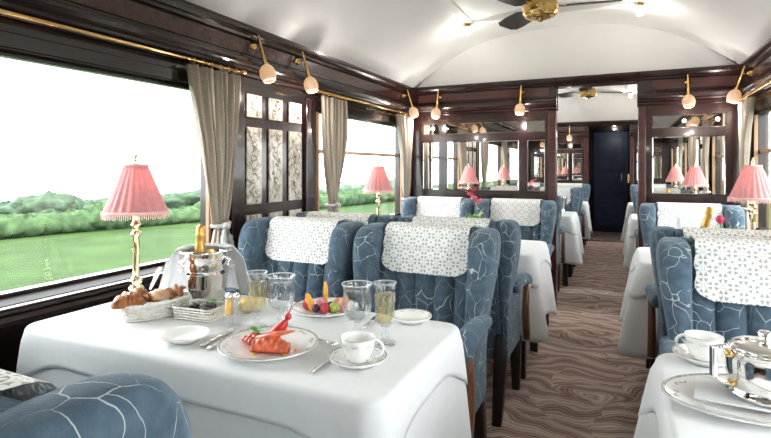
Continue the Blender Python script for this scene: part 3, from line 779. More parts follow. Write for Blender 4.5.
LX = {'L': -1.655, 'R': .66}
lamp0 = None
for (sd, b), nm in NM.items():
    x = LX[sd]; y = yc_of(b) + .12
    if (sd, b) == ('L', 0): p = at_z(136, 299, Z_TAB); x, y = p.x, p.y
    lab = 'brass table lamp with pleated pink fringed shade ' + nm
    if lamp0 is None: lp = lamp0 = make_lamp(lab)
    else: lp = copy_tree(lamp0)
    place(lp, (x, y, Z_TAB + .003), 0, lab)

# ================================================================== CURTAINS AND RODS
def rod(side, y0, y1, label):
    xi, s = (XL, -1) if side == 'L' else (XR, 1)
    x = xi - s * .062; z = 1.752
    t = thing('curtain_rod', label, 'curtain rod', (x, y0, z), 0, 'brass curtain rods')
    ln = y1 - y0
    MB().tube([(0, 0, 0), (0, ln, 0)], .0085, 12).build('pole', 'brass', t)
    for yy, d_ in ((0, -1), (ln, 1)):
        MB().lathe([(.009, 0), (.014, .006), (.009, .012), (.013, .022), (.009, .034), (.001, .040)], 12).xf(Matrix.Translation((0, yy, 0)) @ Matrix.Rotation(-d_ * PI / 2, 4, 'X')).build('finial', 'brass', t)
    for yy in (.03, ln - .03):
        MB().tube([(s * .06, yy, 0), (0, yy, 0)], .006, 8).build('bracket', 'brass', t)
    for base, sg in ((.05, 1), (ln - .05, -1)):
        for i in range(6):
            yy = base + sg * i * .058
            secs = []
            for q in range(14):
                a = 2 * PI * q / 14; c_ = Vector((.0145 * math.cos(a), yy, .0145 * math.sin(a) - .004)); e = Vector((math.cos(a), 0, math.sin(a)))
                secs.append([tuple(c_ + e * (.0028 * math.cos(w_)) + Vector((0, .0028 * math.sin(w_), 0))) for w_ in (0, 1.57, 3.14, 4.71)])
            secs.append(secs[0]); MB().loft(secs, caps=False).build('ring', 'brass', t)
def curtain(side, ya, dirn, label, zt=.955, seed=0):
    """ya: outer end of the gathered top; dirn: +1 the curtain spreads towards +y from there, tied back towards ya"""
    xi, s = (XL, -1) if side == 'L' else (XR, 1)
    x = xi - s * .062
    t = thing('window_curtain', label, 'curtain', (x, ya, 0), 0, 'taupe curtains')
    W = .34; zt0 = 1.728
    def fn(u, v):
        # v: 0 top .. 1 tie ; slightly past
        z = zt0 + (zt - zt0) * v
        k = 1 - .80 * v ** 1.7
        sweep = .02 + .09 * v
        yy = dirn * (sweep * v + u * W * k)
        bulge = .020 * math.sin(v * PI) * (u)
        a = u * 7 * 2 * PI
        amp = .020 * (1 - .35 * v)
        xx = -s * (amp * math.sin(a + .7 * math.sin(v * 3)) + .006 * math.sin(a * 2.3 + v * 5)) - s * bulge
        return (xx, yy + dirn * .008 * math.sin(a * .5 + v * 4), z - .012 * u * v)
    MB().grid(fn, 90, 26).build('drape', 'curtain', t, solid=.002)
    yt = dirn * (.11 + .5 * W * .2)
    def fn2(u, v):
        z = zt - .01 - .20 * v
        k = .2 + .22 * v; a = u * 7 * 2 * PI
        return (-s * (.018 + .014 * v) * math.sin(a) - s * .004, yt + dirn * (u - .5) * W * k * 1.1 - dirn * .01, z - .03 * abs(u - .5))
    MB().grid(fn2, 70, 10).build('drape_tail', 'curtain', t, solid=.002)
    # tie-back: corded band, knot and two tassels
    secs = []
    mb = MB()
    ring = [(.034 * math.cos(q * PI / 8), yt - dirn * .01 + .052 * math.sin(q * PI / 8), zt + .006 * math.sin(q * PI / 8)) for q in range(17)]
    mb.tube(ring, .010, 8).build('tieback_band', 'cord', t)
    MB().sphere((-s * .045, yt, zt - .005), .022, 12, 8, (1, 1.1, .9)).build('tieback_knot', 'cord', t)
    for q, dz in ((-.02, 0), (.025, .03)):
        yy = yt + q
        MB().lathe([(.006, .0), (.013, -.012), (.010, -.024), (.016, -.034), (.020, -.10), (.022, -.14)], 14, (-s * .05, yy, zt - .02 - dz)).build('tassel', 'cord', t)
    return t
cl = {('L', 0): ('long left window',), ('L', 1): ('left window by the partition',), ('R', 0): ('right window by the coffee pot',), ('R', 1): ('right window by the partition',)}
for k in (0, 1):
    for sd in 'LR':
        for i, (a, b_) in enumerate(WINS):
            if k == 1 and i == 0: pass
            nm = cl[(sd, i)][0] + (' in the far saloon' if k else '')
            o = k * PERIOD
            ra = a - .02 if i == 0 else 2.885
            rb = 2.125 if i == 0 else b_ + .06
            rod(sd, ra + o, rb + o, 'brass curtain rod over the ' + nm)
            if not (k == 0 and i == 0 and False):
                curtain(sd, ra + .03 + o, 1, 'taupe curtain, near end of the ' + nm, zt=.985 if i else .955)
            curtain(sd, rb - .02 + o, -1, 'taupe curtain, far end of the ' + nm, zt=.955)

# ================================================================== SCONCES, FANS, CEILING BULBS
def make_sconce(label):
    """local: wall plane at x=0, room towards +x; pole leans out at the bottom"""
    t = thing('wall_sconce', label, 'wall lamp', (0, 0, 0), 0, 'brass torch sconces')
    MB().lathe([(.030, 0), (.030, .004), (.024, .008), (.026, .013), (.014, .018), (.010, .03), (.001, .032)], 16, ripple=lambda a, j, z: 1 + .12 * math.cos(a * 6) * (j < 4)).xf(Matrix.Rotation(PI / 2, 4, 'Y')).build('backplate', 'brass', t)
    MB().tube([(.02, 0, 0), (.045, 0, .0), (.058, 0, .004)], .006, 8).build('arm', 'brass', t)
    tilt = Matrix.Translation((.058, 0, .0)) @ Matrix.Rotation(math.radians(-17), 4, 'Y')
    MB().lathe([(.001, .062), (.006, .058), (.007, .052), (.004, .046), (.0075, .038), (.0075, .02), (.009, .012), (.007, .0), (.0085, -.05), (.0115, -.10), (.010, -.104), (.018, -.110), (.019, -.118), (.012, -.124)], 14).xf(tilt).build('torch', 'brass', t)
    sh = MB().lathe([(.013, -.118), (.026, -.126), (.037, -.142), (.043, -.165), (.042, -.188), (.035, -.208), (.030, -.216), (.027, -.214), (.032, -.205), (.038, -.186), (.039, -.165), (.033, -.145), (.022, -.130)], 48, ripple=lambda a, j, z: 1 + .05 * abs(math.cos(a * 4)) * (z < -.14), caps=False).xf(tilt)
    sh.build('tulip_shade', 'tulip', t)
    return t
sc0 = None
def sconce(loc, rz, label, power=0):
    global sc0
    if sc0 is None: sc0 = o = make_sconce(label)
    else: o = copy_tree(sc0)
    place(o, loc, rz, label)
    if power:
        ld = bpy.data.lights.new('sconce_light', 'POINT'); ld.energy = power; ld.color = (1.0, .93, .86); ld.shadow_soft_size = .012
        lo = bpy.data.objects.new('sconce_light', ld); C.objects.link(lo); lo.parent = o; lo.location = (.145, 0, -.285)
ZS = 1.925
SP = 1.9
for k in (0, 1):
    o = k * PERIOD; fx = ', far saloon' if k else ''
    for sd, xi, rz in (('left', XL, 0), ('right', XR, PI)):
        xw = xi + (.014 if sd == 'left' else -.014)
        sconce((xw, 2.27 + o, ZS), rz, f'brass torch wall lamp above the {sd} window pier by the long window' + fx, SP)
        sconce((xw, 2.70 + o, ZS), rz, f'brass torch wall lamp above the {sd} window pier by the partition' + fx, SP)
        sconce((xw, 4.44 + o, ZS), rz, f'brass torch wall lamp on the {sd} wall in the partition corner' + fx, SP)
    for x, w_ in ((-1.585, 'over the narrow corner mirror'), (-.81, 'between the two mirrors left of the doorway'), (.465, 'over the mirror right of the doorway')):
        sconce((x, YB + o - .014, ZS - .01), -PI / 2, f'brass torch wall lamp {w_}' + (', far partition' if k else ''), SP)
        if k == 0: sconce((x, Y0 + .014, ZS - .01), PI / 2, f'brass torch wall lamp {w_} on entrance partition', 0)
def make_fan(label, loc, rz):
    t = thing('ceiling_fan', label, 'ceiling fan', loc, rz, 'brass ceiling fans')
    MB().lathe([(.05, .20), (.05, .17), (.02, .165), (.02, .11), (.07, .105), (.105, .085), (.118, .06), (.120, .035), (.112, .022), (.118, .012), (.10, -.012), (.06, -.026), (.03, -.034), (.012, -.046), (.001, -.048)], 32).build('motor', 'brass', t)
    for q in range(3):
        R_ = Matrix.Rotation(2 * PI * q / 3, 4, 'Z')
        MB().box(.10, .19, -.012, .012, .045, .055).xf(R_).build('blade_iron', 'brass', t, smooth=False, bevel=.003)
        secs = []
        for r_, w_ in ((.16, .05), (.20, .075), (.35, .085), (.46, .08), (.50, .05)):
            tw = math.radians(14)
            secs.append([(r_, c_ * w_ * math.cos(tw) - e * .004 * math.sin(tw), .05 + c_ * w_ * math.sin(tw) + e * .004) for c_, e in ((-1, -1), (1, -1), (1, 1), (-1, 1))])
        MB().loft(secs).xf(R_).build('blade', 'dark', t, smooth=False, bevel=.002)
make_fan('brass ceiling fan with dark blades in the nearer saloon', (XC + .02, 3.53, 2.27), math.radians(129))
make_fan('brass ceiling fan with dark blades in the far saloon beyond the doorway', (XC + .08, 7.75, 2.27), math.radians(28))
BP = 2.6
for k in (0, 1):
    for x, sd in ((XC - .615, 'window'), (XC + .635, 'right')):
        for y in ((.6, 4.0) if k == 0 else (.6, 4.0)):
            t = thing('ceiling_bulb', f'small brass-capped ceiling bulb, {"near" if y < 2 else "far"} {sd} corner of the {"far" if k else "first"} saloon', 'ceiling lamp', (x, y + k * PERIOD, 2.405), 0, 'ceiling bulbs')
            MB().lathe([(.028, 0), (.028, -.008), (.02, -.014), (.018, -.026)], 16).build('cap', 'brass', t)
            MB().lathe([(.016, -.022), (.028, -.035), (.033, -.055), (.028, -.075), (.014, -.088), (.001, -.091)], 16).build('globe', 'bulb', t)
            ld = bpy.data.lights.new('bulb_light', 'POINT'); ld.energy = BP; ld.color = (1.0, .94, .87); ld.shadow_soft_size = .02
            lo = bpy.data.objects.new('bulb_light', ld); C.objects.link(lo); lo.parent = t; lo.location = (0, 0, -.115)
t = thing('ceiling_bulb', 'small warm ceiling lamp in the dark vestibule beyond the far doorway', 'ceiling lamp', (-.12, YF + .5, 2.0), 0)
MB().lathe([(.05, 0), (.05, -.012), (.03, -.02)], 16).build('cap', 'brass', t)
MB().sphere((0, 0, -.05), .045, 14, 10).build('globe', 'tulip', t)
ld = bpy.data.lights.new('vestibule_light', 'POINT'); ld.energy = 3.5; ld.color = (.85, .92, 1); lo = bpy.data.objects.new('vestibule_light', ld); C.objects.link(lo); lo.parent = t; lo.location = (0, 0, -.15)

# ================================================================== TABLEWARE
ZC = Z_TAB + .003               # top of the overcloth
def plate(u, v, rad, label, band=True, grp=None, name='plate', sy=1.0, rz=0, p=None):
    p = p or at_z(u, v, ZC)
    t = thing(name, label, 'plate', (p.x, p.y, ZC), rz, grp)
    prof = [(.001, .004), (rad * .55, .004), (rad * .60, .002), (rad * .62, .001), (rad * .66, .004), (rad * .98, .016), (rad, .018), (rad, .0205), (rad * .97, .0195), (rad * .68, .0095), (rad * .62, .0065), (.001, .0060)]
    mb = MB().lathe(prof, 48); mb.v = [(x, y * sy, z) for x, y, z in mb.v]; mb.build('dish', 'china', t)
    if band:
        mb = MB().lathe([(rad * .955, .0200), (rad * .995, .0218), (rad * .99, .0224), (rad * .955, .0206)], 48, caps=False); mb.v = [(x, y * sy, z) for x, y, z in mb.v]; mb.build('rim_line', 'chinaline', t)
        for i in range(10):      # small scrolls printed round the rim
            a = 2 * PI * i / 10; r_ = rad * .86
            pts = [(r_ * math.cos(a + d_) * (1 + .05 * math.sin(d_ * 24)), r_ * math.sin(a + d_) * (1 + .05 * math.sin(d_ * 24)) * sy, .0175 + .0006 * 0) for d_ in [x_ * .035 - .14 for x_ in range(9)]]
            MB().tube(pts, .0008, 5).build('scroll', 'chinaline', t)
    return t, p
main_t, main_p = plate(269, 349, .135, 'large white dinner plate with grey scroll rim holding the lobster', name='dinner_plate')
fruit_t, fruit_p = plate(325, 312, .115, 'white plate with grey rim holding the sliced fruit', name='fruit_plate')
plate(185, 340, .068, 'small white bread plate beside the bread basket', name='bread_plate', band=False)
plate(411, 321, .068, 'small white bread plate by the table corner behind the champagne flute', name='bread_plate', band=True)
def saucer_cup(u, v, rad, label_s, label_c, hdir):
    p = at_z(u, v, ZC)
    plate(u, v, rad, label_s, name='saucer', band=True)
    t = thing('tea_cup', label_c, 'cup', (p.x, p.y, ZC + .0075), hdir)
    R_ = rad * .60; H_ = rad * .82
    prof = [(.001, .003), (R_ * .45, .003), (R_ * .50, 0), (R_ * .56, 0), (R_ * .55, .005), (R_ * .8, H_ * .22), (R_ * .93, H_ * .5), (R_ * .98, H_ * .85), (R_ * 1.02, H_), (R_ * .985, H_), (R_ * .945, H_ * .85), (R_ * .89, H_ * .5), (R_ * .75, H_ * .25), (R_ * .4, H_ * .12), (.001, H_ * .1)]
    MB().lathe(prof, 40).build('bowl', 'china', t)
    MB().lathe([(R_ * 1.0, H_ * .955), (R_ * 1.022, H_ * .985), (R_ * 1.012, H_ * 1.004), (R_ * 1.0, H_ * .99)], 40, caps=False).build('rim_line', 'chinaline', t)
    for i in range(8):
        a = 2 * PI * i / 8; pts = [((R_ * .985) * math.cos(a + d_), (R_ * .985) * math.sin(a + d_), H_ * .74 + H_ * .035 * math.sin(d_ * 20)) for d_ in [x_ * .05 - .2 for x_ in range(9)]]
        MB().tube(pts, .0007, 5).build('scroll', 'chinaline', t)
    hp = [(R_ * .93 + R_ * .52 * math.sin(a), 0, H_ * .52 + H_ * .36 * math.cos(a)) for a in [PI * i / 10 for i in range(11)]]
    MB().tube(hp, .0042, 8).build('handle', 'china', t)
saucer_cup(358, 363, .074, 'white saucer with grey scroll rim under the cup beside the dinner plate', 'white tea cup with grey scroll band beside the dinner plate', math.radians(20))
saucer_cup(704, 361, .072, 'white saucer under the cup behind the silver coffee pot', 'white tea cup with grey band behind the silver coffee pot', math.radians(170))
def goblet(u, v, label):
    p = at_z(u, v, ZC); t = thing('water_goblet', label, 'glass', (p.x, p.y, ZC), 0, 'water goblets')
    MB().lathe([(.034, 0), (.034, .003), (.012, .006), (.007, .014), (.010, .022), (.014, .028), (.009, .036), (.008, .046), (.013, .052)], 28).build('foot_and_stem', 'crystal', t)
    MB().lathe([(.012, .050), (.026, .058), (.037, .075), (.0415, .10), (.041, .125), (.039, .142), (.043, .156), (.0445, .160), (.043, .160), (.0375, .142), (.0392, .125), (.0395, .10), (.035, .077), (.024, .061), (.001, .056)], 36, ripple=lambda a, j, z: 1 + (.035 * abs(math.cos(a * 9)) if .06 < z < .135 and j < 6 else 0)).build('bowl', 'crystal', t)
    MB().lathe([(.0425, .1595), (.0450, .1600), (.0450, .1620), (.0425, .1620), (.0425, .1595)], 36, caps=False).build('rim', 'rim', t)  # whitish ring, glint painted on the rim
    MB().lathe([(.001, .060), (.022, .063), (.033, .078), (.038, .10), (.0375, .125), (.036, .137), (.001, .137)], 28).build('water', 'water', t)
def flute(u, v, label):
    p = at_z(u, v, ZC); t = thing('champagne_flute', label, 'glass', (p.x, p.y, ZC), 0, 'champagne flutes')
    MB().lathe([(.031, 0), (.031, .003), (.011, .006), (.006, .012), (.010, .020), (.012, .026), (.007, .034), (.009, .044), (.013, .050)], 28).build('foot_and_stem', 'crystal', t)
    MB().lathe([(.012, .048), (.022, .056), (.027, .075), (.0285, .11), (.028, .145), (.0315, .168), (.0325, .171), (.031, .171), (.0262, .145), (.0268, .11), (.0255, .077), (.020, .059), (.001, .054)], 32, ripple=lambda a, j, z: 1 + (.03 * abs(math.cos(a * 8)) if .05 < z < .085 and j < 6 else 0)).build('bowl', 'glass', t)
    MB().lathe([(.0308, .1705), (.0330, .171), (.0330, .1728), (.0308, .1728), (.0308, .1705)], 32, caps=False).build('rim', 'rim', t)  # rim glint painted as a whitish ring
    MB().lathe([(.001, .057), (.019, .061), (.0245, .078), (.026, .11), (.0255, .142), (.001, .142)], 28).build('champagne', 'champagne', t)
    mb = MB()                       # cut pattern band on the upper bowl
    for i in range(10):
        a = 2 * PI * i / 10
        for d_ in (-.16, .16):
            mb.tube([(.0287 * math.cos(a - d_), .0287 * math.sin(a - d_), .118), (.0290 * math.cos(a), .0290 * math.sin(a), .130), (.0287 * math.cos(a + d_), .0287 * math.sin(a + d_), .142)], .0007, 4)
    mb.build('cut_band', 'chinaline', t)
goblet(281, 327, 'cut crystal water goblet behind the lobster plate')
flute(257, 327, 'champagne flute standing next to the butter dish behind the lobster')
goblet(357, 339, 'cut crystal water goblet in front of the fruit plate')
flute(385, 343, 'champagne flute with cut band beside the white bread plate')
# bread basket (oval, woven)
pa, pb_ = at_z(123, 321.5, ZC), at_z(185, 309, ZC)
bc = (pa + pb_) / 2; bdir = math.atan2(pb_.y - pa.y, pb_.x - pa.x); bl = (pb_ - pa).length / 2 * 1.0
t = thing('bread_basket', 'oval white wicker basket lined with a napkin, filled with pastries', 'basket', (bc.x, bc.y, ZC), bdir)
def weave(ax, ay, h, rows, nst, flare=1.12, strand=.0032):
    for r_ in range(rows):
        z = strand + r_ * (h - strand) / (rows - 1); f = 1 + (flare - 1) * z / h
        pts = [(ax * f * math.cos(2 * PI * i / (2 * nst)) * (1 + .02 * (1 if (i + r_) % 2 else -1)), ay * f * math.sin(2 * PI * i / (2 * nst)) * (1 + .03 * (1 if (i + r_) % 2 else -1)), z) for i in range(2 * nst + 1)]
        yield pts
bx_, by_ = bl * .95, bl * .52
for pts in weave(bx_, by_, .048, 7, 26): MB().tube(pts, .0040, 5, caps=False).build('woven_strand', 'wicker', t)
mb = MB(); MB_b = [(bx_ * math.cos(2 * PI * i / 32) * .97, by_ * math.sin(2 * PI * i / 32) * .97, .003) for i in range(32)]
mb.loft([MB_b, [(x, y, .007) for x, y, z in MB_b]]).build('base', 'wicker', t)
rim = [(bx_ * 1.13 * math.cos(2 * PI * i / 40), by_ * 1.13 * math.sin(2 * PI * i / 40), .051 + .0015 * (i % 2)) for i in range(41)]
MB().tube(rim, .0055, 6, caps=False).build('rim', 'wicker', t)
mb = MB(); lin = []
for r_, z in ((.3, .012), (.75, .016), (.97, .045), (1.03, .058)):
    lin.append([(bx_ * r_ * math.cos(2 * PI * i / 40), by_ * r_ * math.sin(2 * PI * i / 40), z + .004 * math.sin(i * 1.9) * (r_ > .9)) for i in range(40)])
mb.loft(lin, caps=False).build('napkin_lining', 'napkin', t, solid=.001)
def blocal(fx, fy, z):
    c_, s_ = math.cos(bdir), math.sin(bdir); x, y = fx * bx_, fy * by_
    return (bc.x + c_ * x - s_ * y, bc.y + s_ * x + c_ * y, ZC + z)
def croissant(loc, rz, sz, label, tilt=0):
    secs = []
    n = 25
    for i in range(n):
        f = -1 + 2 * i / (n - 1); a = f * 1.25
        r_ = .030 * (1 - abs(f) ** 1.7) ** .8 + .004; r_ *= .88 + .30 * abs(math.sin(f * 9.5))
        c_ = Vector((.055 * math.sin(a), .055 * (1 - math.cos(a)), r_ * .8))
        rad_ = Vector((math.sin(a), -math.cos(a), 0))
        secs.append([tuple((c_ + rad_ * (r_ * math.cos(q)) + Vector((0, 0, 1)) * (r_ * .9 * math.sin(q))) * sz) for q in [2 * PI * k / 10 for k in range(10)]])
    o = MB().loft(secs).build('croissant', 'croissant', None, loc=loc, rotz=rz); o.rotation_euler.x = tilt
    return tag(o, label, 'pastry')
def snail(loc, rz, sz, label, mat='pastry', tilt=.0):
    path = []; rad = []
    for i in range(44):
        a = i * .30; r_ = .006 + .0026 * a
        path.append((r_ * math.cos(a), r_ * math.sin(a), .018 + .006 * math.cos(a * .5) - .0006 * i)); rad.append(.0085 + .0012 * math.sin(i * 1.3))
    o = MB().tube([Vector(p) * sz for p in path], [r_ * sz for r_ in rad], 8).build('pastry_swirl', mat, None, loc=loc, rotz=rz); o.rotation_euler.x = tilt
    return tag(o, label, 'pastry')
croissant(blocal(-.95, -.30, .046), bdir + 2.9, .82, 'golden croissant hanging over the left end of the bread basket', .25)
croissant(blocal(-.52, .50, .050), bdir + .3, .74, 'dark croissant at the back of the bread basket', .3)
snail(blocal(-.32, -.18, .054), .4, .90, 'brown sticky pastry swirl in the middle of the bread basket', 'croissant', .9)
o = MB().lathe([(.001, 0), (.026, .004), (.034, .018), (.028, .034), (.012, .042), (.001, .043)], 18, ripple=lambda a, j, z: 1 + .06 * math.cos(a * 5)).build('sugared_bun', 'bun', None, loc=blocal(.10, -.25, .044)); tag(o, 'pale sugared bun next to the pastry swirls', 'pastry')
snail(blocal(.46, -.18, .056), 1.4, .90, 'glazed pastry swirl at the front right of the bread basket', 'pastry', 1.0)
snail(blocal(.84, .15, .062), 2.4, .9, 'raisin pastry swirl standing up at the right end of the bread basket', 'pastry', 1.2)
snail(blocal(.18, .52, .058), .2, .80, 'golden pastry swirl at the back of the bread basket', 'pastry', .8)
# rectangular wicker tray with preserve jars
pc, pd, pe = at_z(201, 326, ZC), at_z(222, 317, ZC), at_z(181, 316, ZC)
rdir = math.atan2(pd.y - pc.y, pd.x - pc.x); rc = (pd + pe) / 2
t = thing('wicker_tray', 'small rectangular white wicker tray holding dark preserve jars', 'basket', (rc.x, rc.y, ZC), rdir)
rw, rd_ = (pd - pc).length * 1.0, (pe - pc).length * .95
for r_ in range(5):
    z = .004 + r_ * .0085
    pts = [(x * (1 + .04 * r_ / 5) * (1 + .015 * (1 if (q + r_) % 2 else -1)), y * (1 + .04 * r_ / 5) * (1 + .015 * (1 if (q + r_) % 2 else -1)), z) for q, (x, y) in enumerate(rrect(rw, rd_, .012, 6))]
    dens = []
    for q in range(len(pts)):
        a, b_ = Vector(pts[q]), Vector(pts[(q + 1) % len(pts)]); nn = max(1, int((b_ - a).length / .009))
        for h_ in range(nn): dens.append(a.lerp(b_, h_ / nn) * (1 + .018 * (1 if (len(dens) + r_) % 2 else -1)) if True else a)
    dens = [Vector((d_.x, d_.y, z)) for d_ in dens]; dens.append(dens[0])
    MB().tube(dens, .0036, 5, caps=False).build('woven_strand', 'wicker', t)
MB().box(-rw * .48, rw * .48, -rd_ * .48, rd_ * .48, .001, .005).build('base', 'wicker', t, smooth=False)
for i, (fx, fy) in enumerate(((-.28, .05), (.05, .22), (.28, -.12), (.0, -.22))):
    c_, s_ = math.cos(rdir), math.sin(rdir); x, y = fx * rw, fy * rd_
    jt = thing('preserve_jar', ['dark jam jar with white lid label in the wicker tray', 'dark jam jar in the far corner of the wicker tray', 'green-lidded jam jar in the wicker tray', 'dark jam jar in the near corner of the wicker tray'][i], 'jar', (rc.x + c_ * x - s_ * y, rc.y + s_ * x + c_ * y, ZC + .005), 0, 'preserve jars')
    MB().lathe([(.014, 0), (.017, .003), (.017, .030), (.014, .034)], 16).build('glass_body', 'jar', jt)
    MB().lathe([(.016, .034), (.016, .044), (.014, .046), (.001, .046)], 16).build('lid', ['jar', 'napkin', 'leaf', 'jar'][i], jt)
# ice bucket, bottle, draped napkin
ib = at_z(206, 302.5, ZC)
t = thing('ice_bucket', 'polished silver ice bucket with ring handles on the breakfast table', 'ice bucket', (ib.x, ib.y, ZC), 0); t.scale = (1.06, 1.06, 1.10)
MB().lathe([(.062, 0), (.066, .004), (.066, .012), (.062, .018), (.066, .024), (.069, .06), (.074, .10), (.078, .106), (.074, .112), (.079, .118), (.084, .150), (.088, .172), (.092, .176), (.089, .180), (.084, .174), (.080, .15), (.070, .10), (.064, .02), (.001, .016)], 48, ripple=lambda a, j, z: 1 + (.01 * math.cos(a * 24) if z < .03 else 0)).build('body', 'silver', t)
va = math.atan2(-ib.y, -ib.x)
for s in (-1, 1):
    a = va - s * .95
    cx, cy = .089 * math.cos(a), .089 * math.sin(a)
    MB().sphere((cx, cy, .150), .007, 12, 8).build('handle_boss', 'silver', t)
    rg = [(cx * 1.10 + .016 * math.sin(q) * -math.sin(a), cy * 1.10 + .016 * math.sin(q) * math.cos(a), .134 + .016 * math.cos(q)) for q in [2 * PI * i / 20 for i in range(21)]]
    MB().tube(rg, .0024, 8, caps=False).build('ring_handle', 'silver', t)
t = thing('champagne_bottle', 'champagne bottle neck in gold foil leaning in the ice bucket', 'bottle', (ib.x - .022, ib.y - .02, ZC + .040), 0)
lean = Matrix.Rotation(math.radians(4), 4, 'Y')
MB().lathe([(.001, .0), (.030, .004), (.034, .012), (.034, .085), (.028, .115), (.018, .145)], 24).xf(lean).build('glass_body', 'bottle', t)
MB().lathe([(.0178, .143), (.0190, .150), (.0165, .180), (.0155, .205), (.0175, .210), (.0175, .217), (.0160, .220), (.0168, .232), (.0155, .243), (.008, .248), (.001, .249)], 22).xf(lean).build('foil', 'gold_foil', t)
t = None
mb = MB(); secs = []
nph = 60
def nap(phi, r_, z): return (r_ * math.cos(phi), r_ * math.sin(phi), z)
back = va + PI
rows = []
for f, (r_, z) in enumerate(((.060, .201), (.085, .204), (.100, .203), (.106, .192), (.110, .160), (.120, .11), (.134, .05), (.150, .004))):
    row = []
    for i in range(nph):
        g = -1 + 2 * i / (nph - 1); phi = back + g * 1.72
        fold = (.012 * math.sin(i * .55) + .007 * math.sin(i * 1.1 + 1)) * max(0, f - 2) / 5
        drop = 1.0 if abs(g) < .62 or True else .8
        rr = r_ + fold + (.022 * (abs(g) ** 4) if f > 3 else 0)
        row.append(nap(phi, rr, max(.004, z + (.0 if f < 4 else .03 * (1 - abs(g)) * (f - 3) / 4))))
    rows.append(row)
mb.loft(rows, caps=False, closed=False)
o = mb.build('draped_napkin', 'napkin', None, loc=(ib.x, ib.y, ZC), solid=.002); tag(o, 'white napkin draped round the back of the ice bucket', 'napkin')
# folded white napkin resting against the bucket
# seasoning pots, butter dish
for (u, v, mat, lab) in ((229, 326, 'mustard', 'crystal shaker with amber contents beside the wicker tray'), (237, 326, 'glass', 'clear crystal shaker next to the amber one')):
    p = at_z(u, v, ZC); t = thing('seasoning_shaker', lab, 'shaker', (p.x, p.y, ZC), 0, 'table shakers')
    MB().lathe([(.013, 0), (.0145, .004), (.0145, .034), (.012, .038)], 8).build('crystal_base', 'crystal', t, smooth=False)
    MB().lathe([(.011, .036), (.0115, .040), (.011, .085), (.008, .090)], 14).build('cylinder', mat, t)
    MB().lathe([(.0115, .086), (.0115, .096), (.006, .104), (.001, .106)], 14).build('cap', 'silver', t)
p = at_z(247, 312, ZC); t = thing('butter_dish', 'small glass dish with yellow butter behind the champagne flute', 'dish', (p.x, p.y, ZC), 0)
MB().lathe([(.020, 0), (.026, .004), (.034, .03), (.036, .042), (.034, .042), (.031, .03), (.022, .008), (.001, .006)], 24).build('bowl', 'crystal', t)
MB().lathe([(.001, .008), (.024, .010), (.030, .034), (.022, .046), (.010, .052), (.001, .054)], 18, ripple=lambda a, j, z: 1 + .07 * math.cos(a * 5)).build('butter', 'butter', t)
# cutlery
def cutlery(u0, v0, u1, v1, kind, label):
    a, b_ = at_z(u0, v0, ZC), at_z(u1, v1, ZC); d_ = b_ - a; ln = max(.15, min(.23, d_.length)); rz = math.atan2(d_.y, d_.x)
    t = thing('table_' + kind, label, kind, (a.x, a.y, ZC + .0035), rz)
    hl = ln * .48
    MB().loft([[(x, y, z) for y, z in rrect(w_, h_, min(w_, h_) * .45, 3)] for x, w_, h_ in ((0, .006, .004), (.004, .012, .006), (hl * .4, .011, .006), (hl * .85, .007, .005), (hl, .006, .005))]).build('handle', 'silver', t)
    if kind == 'knife':
        MB().loft([[(x, y + oy, z) for y, z in rrect(w_, h_, h_ * .4, 3)] for x, w_, h_, oy in ((hl, .006, .004, 0), (hl * 1.15, .014, .002, .002), (ln * .85, .016, .0016, .003), (ln * .96, .010, .0014, .001), (ln, .003, .0012, -.002))]).build('blade', 'silver', t)
    else:
        MB().loft([[(x, y, z + oz) for y, z in rrect(w_, h_, h_ * .4, 3)] for x, w_, h_, oz in ((hl, .005, .004, 0), (ln * .68, .006, .003, .004), (ln * .74, .020, .002, .004), (ln * .80, .022, .002, .001))]).build('neck', 'silver', t)
        for q in range(4):
            y = -.0085 + q * .0057
            MB().tube([(ln * .79, y, .001), (ln * .9, y, .001), (ln, y * .9, .005)], [.0014, .0013, .0006], 6).build('tine', 'silver', t)
cutlery(201, 347, 236, 329, 'knife', 'silver knife left of the lobster plate')
cutlery(208, 350, 244, 331, 'fork', 'silver fork left of the lobster plate')
cutlery(311, 373, 348, 349, 'knife', 'silver knife between the lobster plate and the cup')
cutlery(364, 329, 378, 317, 'knife', 'silver knife standing in for a handle reflection between the goblet and the champagne flute')  # knife put in for the reflection of a knife handle
cutlery(303, 336, 336, 346, 'fork', 'silver fork behind the lobster plate')
# lobster plate food
def food(mb, name, mat, label, cat, loc, rz=0, grp=None):
    return tag(mb.build(name, mat, None, loc=loc, rotz=rz), label, cat, grp)
zP = ZC + .0068
def mp(dx, dy, z=0): return (main_p.x + dx, main_p.y + dy, zP + z)
secs = []
for i in range(28):                                   # curved, ringed tail
    f = i / 27; a = -.9 + 1.8 * f; r_ = (.017 + .008 * math.sin(PI * min(1, f * 1.1))) * (1 + .10 * abs(math.sin(f * 20))) * (1 if f > .05 else .6)
    c_ = Vector((-.05 + .105 * f, .02 * math.cos(a) - .015, r_ * .75))
    secs.append([tuple(c_ + Vector((0, r_ * math.cos(q), r_ * .85 * math.sin(q)))) for q in [2 * PI * k / 12 for k in range(12)]])
food(MB().loft(secs), 'lobster_tail', 'lobster', 'shelled pink lobster tail on the dinner plate', 'lobster', mp(.026, -.032), .25)
secs = []
for i in range(14):
    f = i / 13; r_ = .016 * math.sin(PI * (.12 + .86 * f)) ** .7 + .001
    secs.append([(-.05 + .11 * f, r_ * 1.2 * math.cos(q), .034 + .022 * f + r_ * .35 * math.sin(q)) for q in [2 * PI * k / 10 for k in range(10)]])
food(MB().loft(secs), 'lobster_meat', 'lobster', 'long orange slice of lobster laid across the tail', 'lobster', mp(.032, -.020), .25)
secs = []
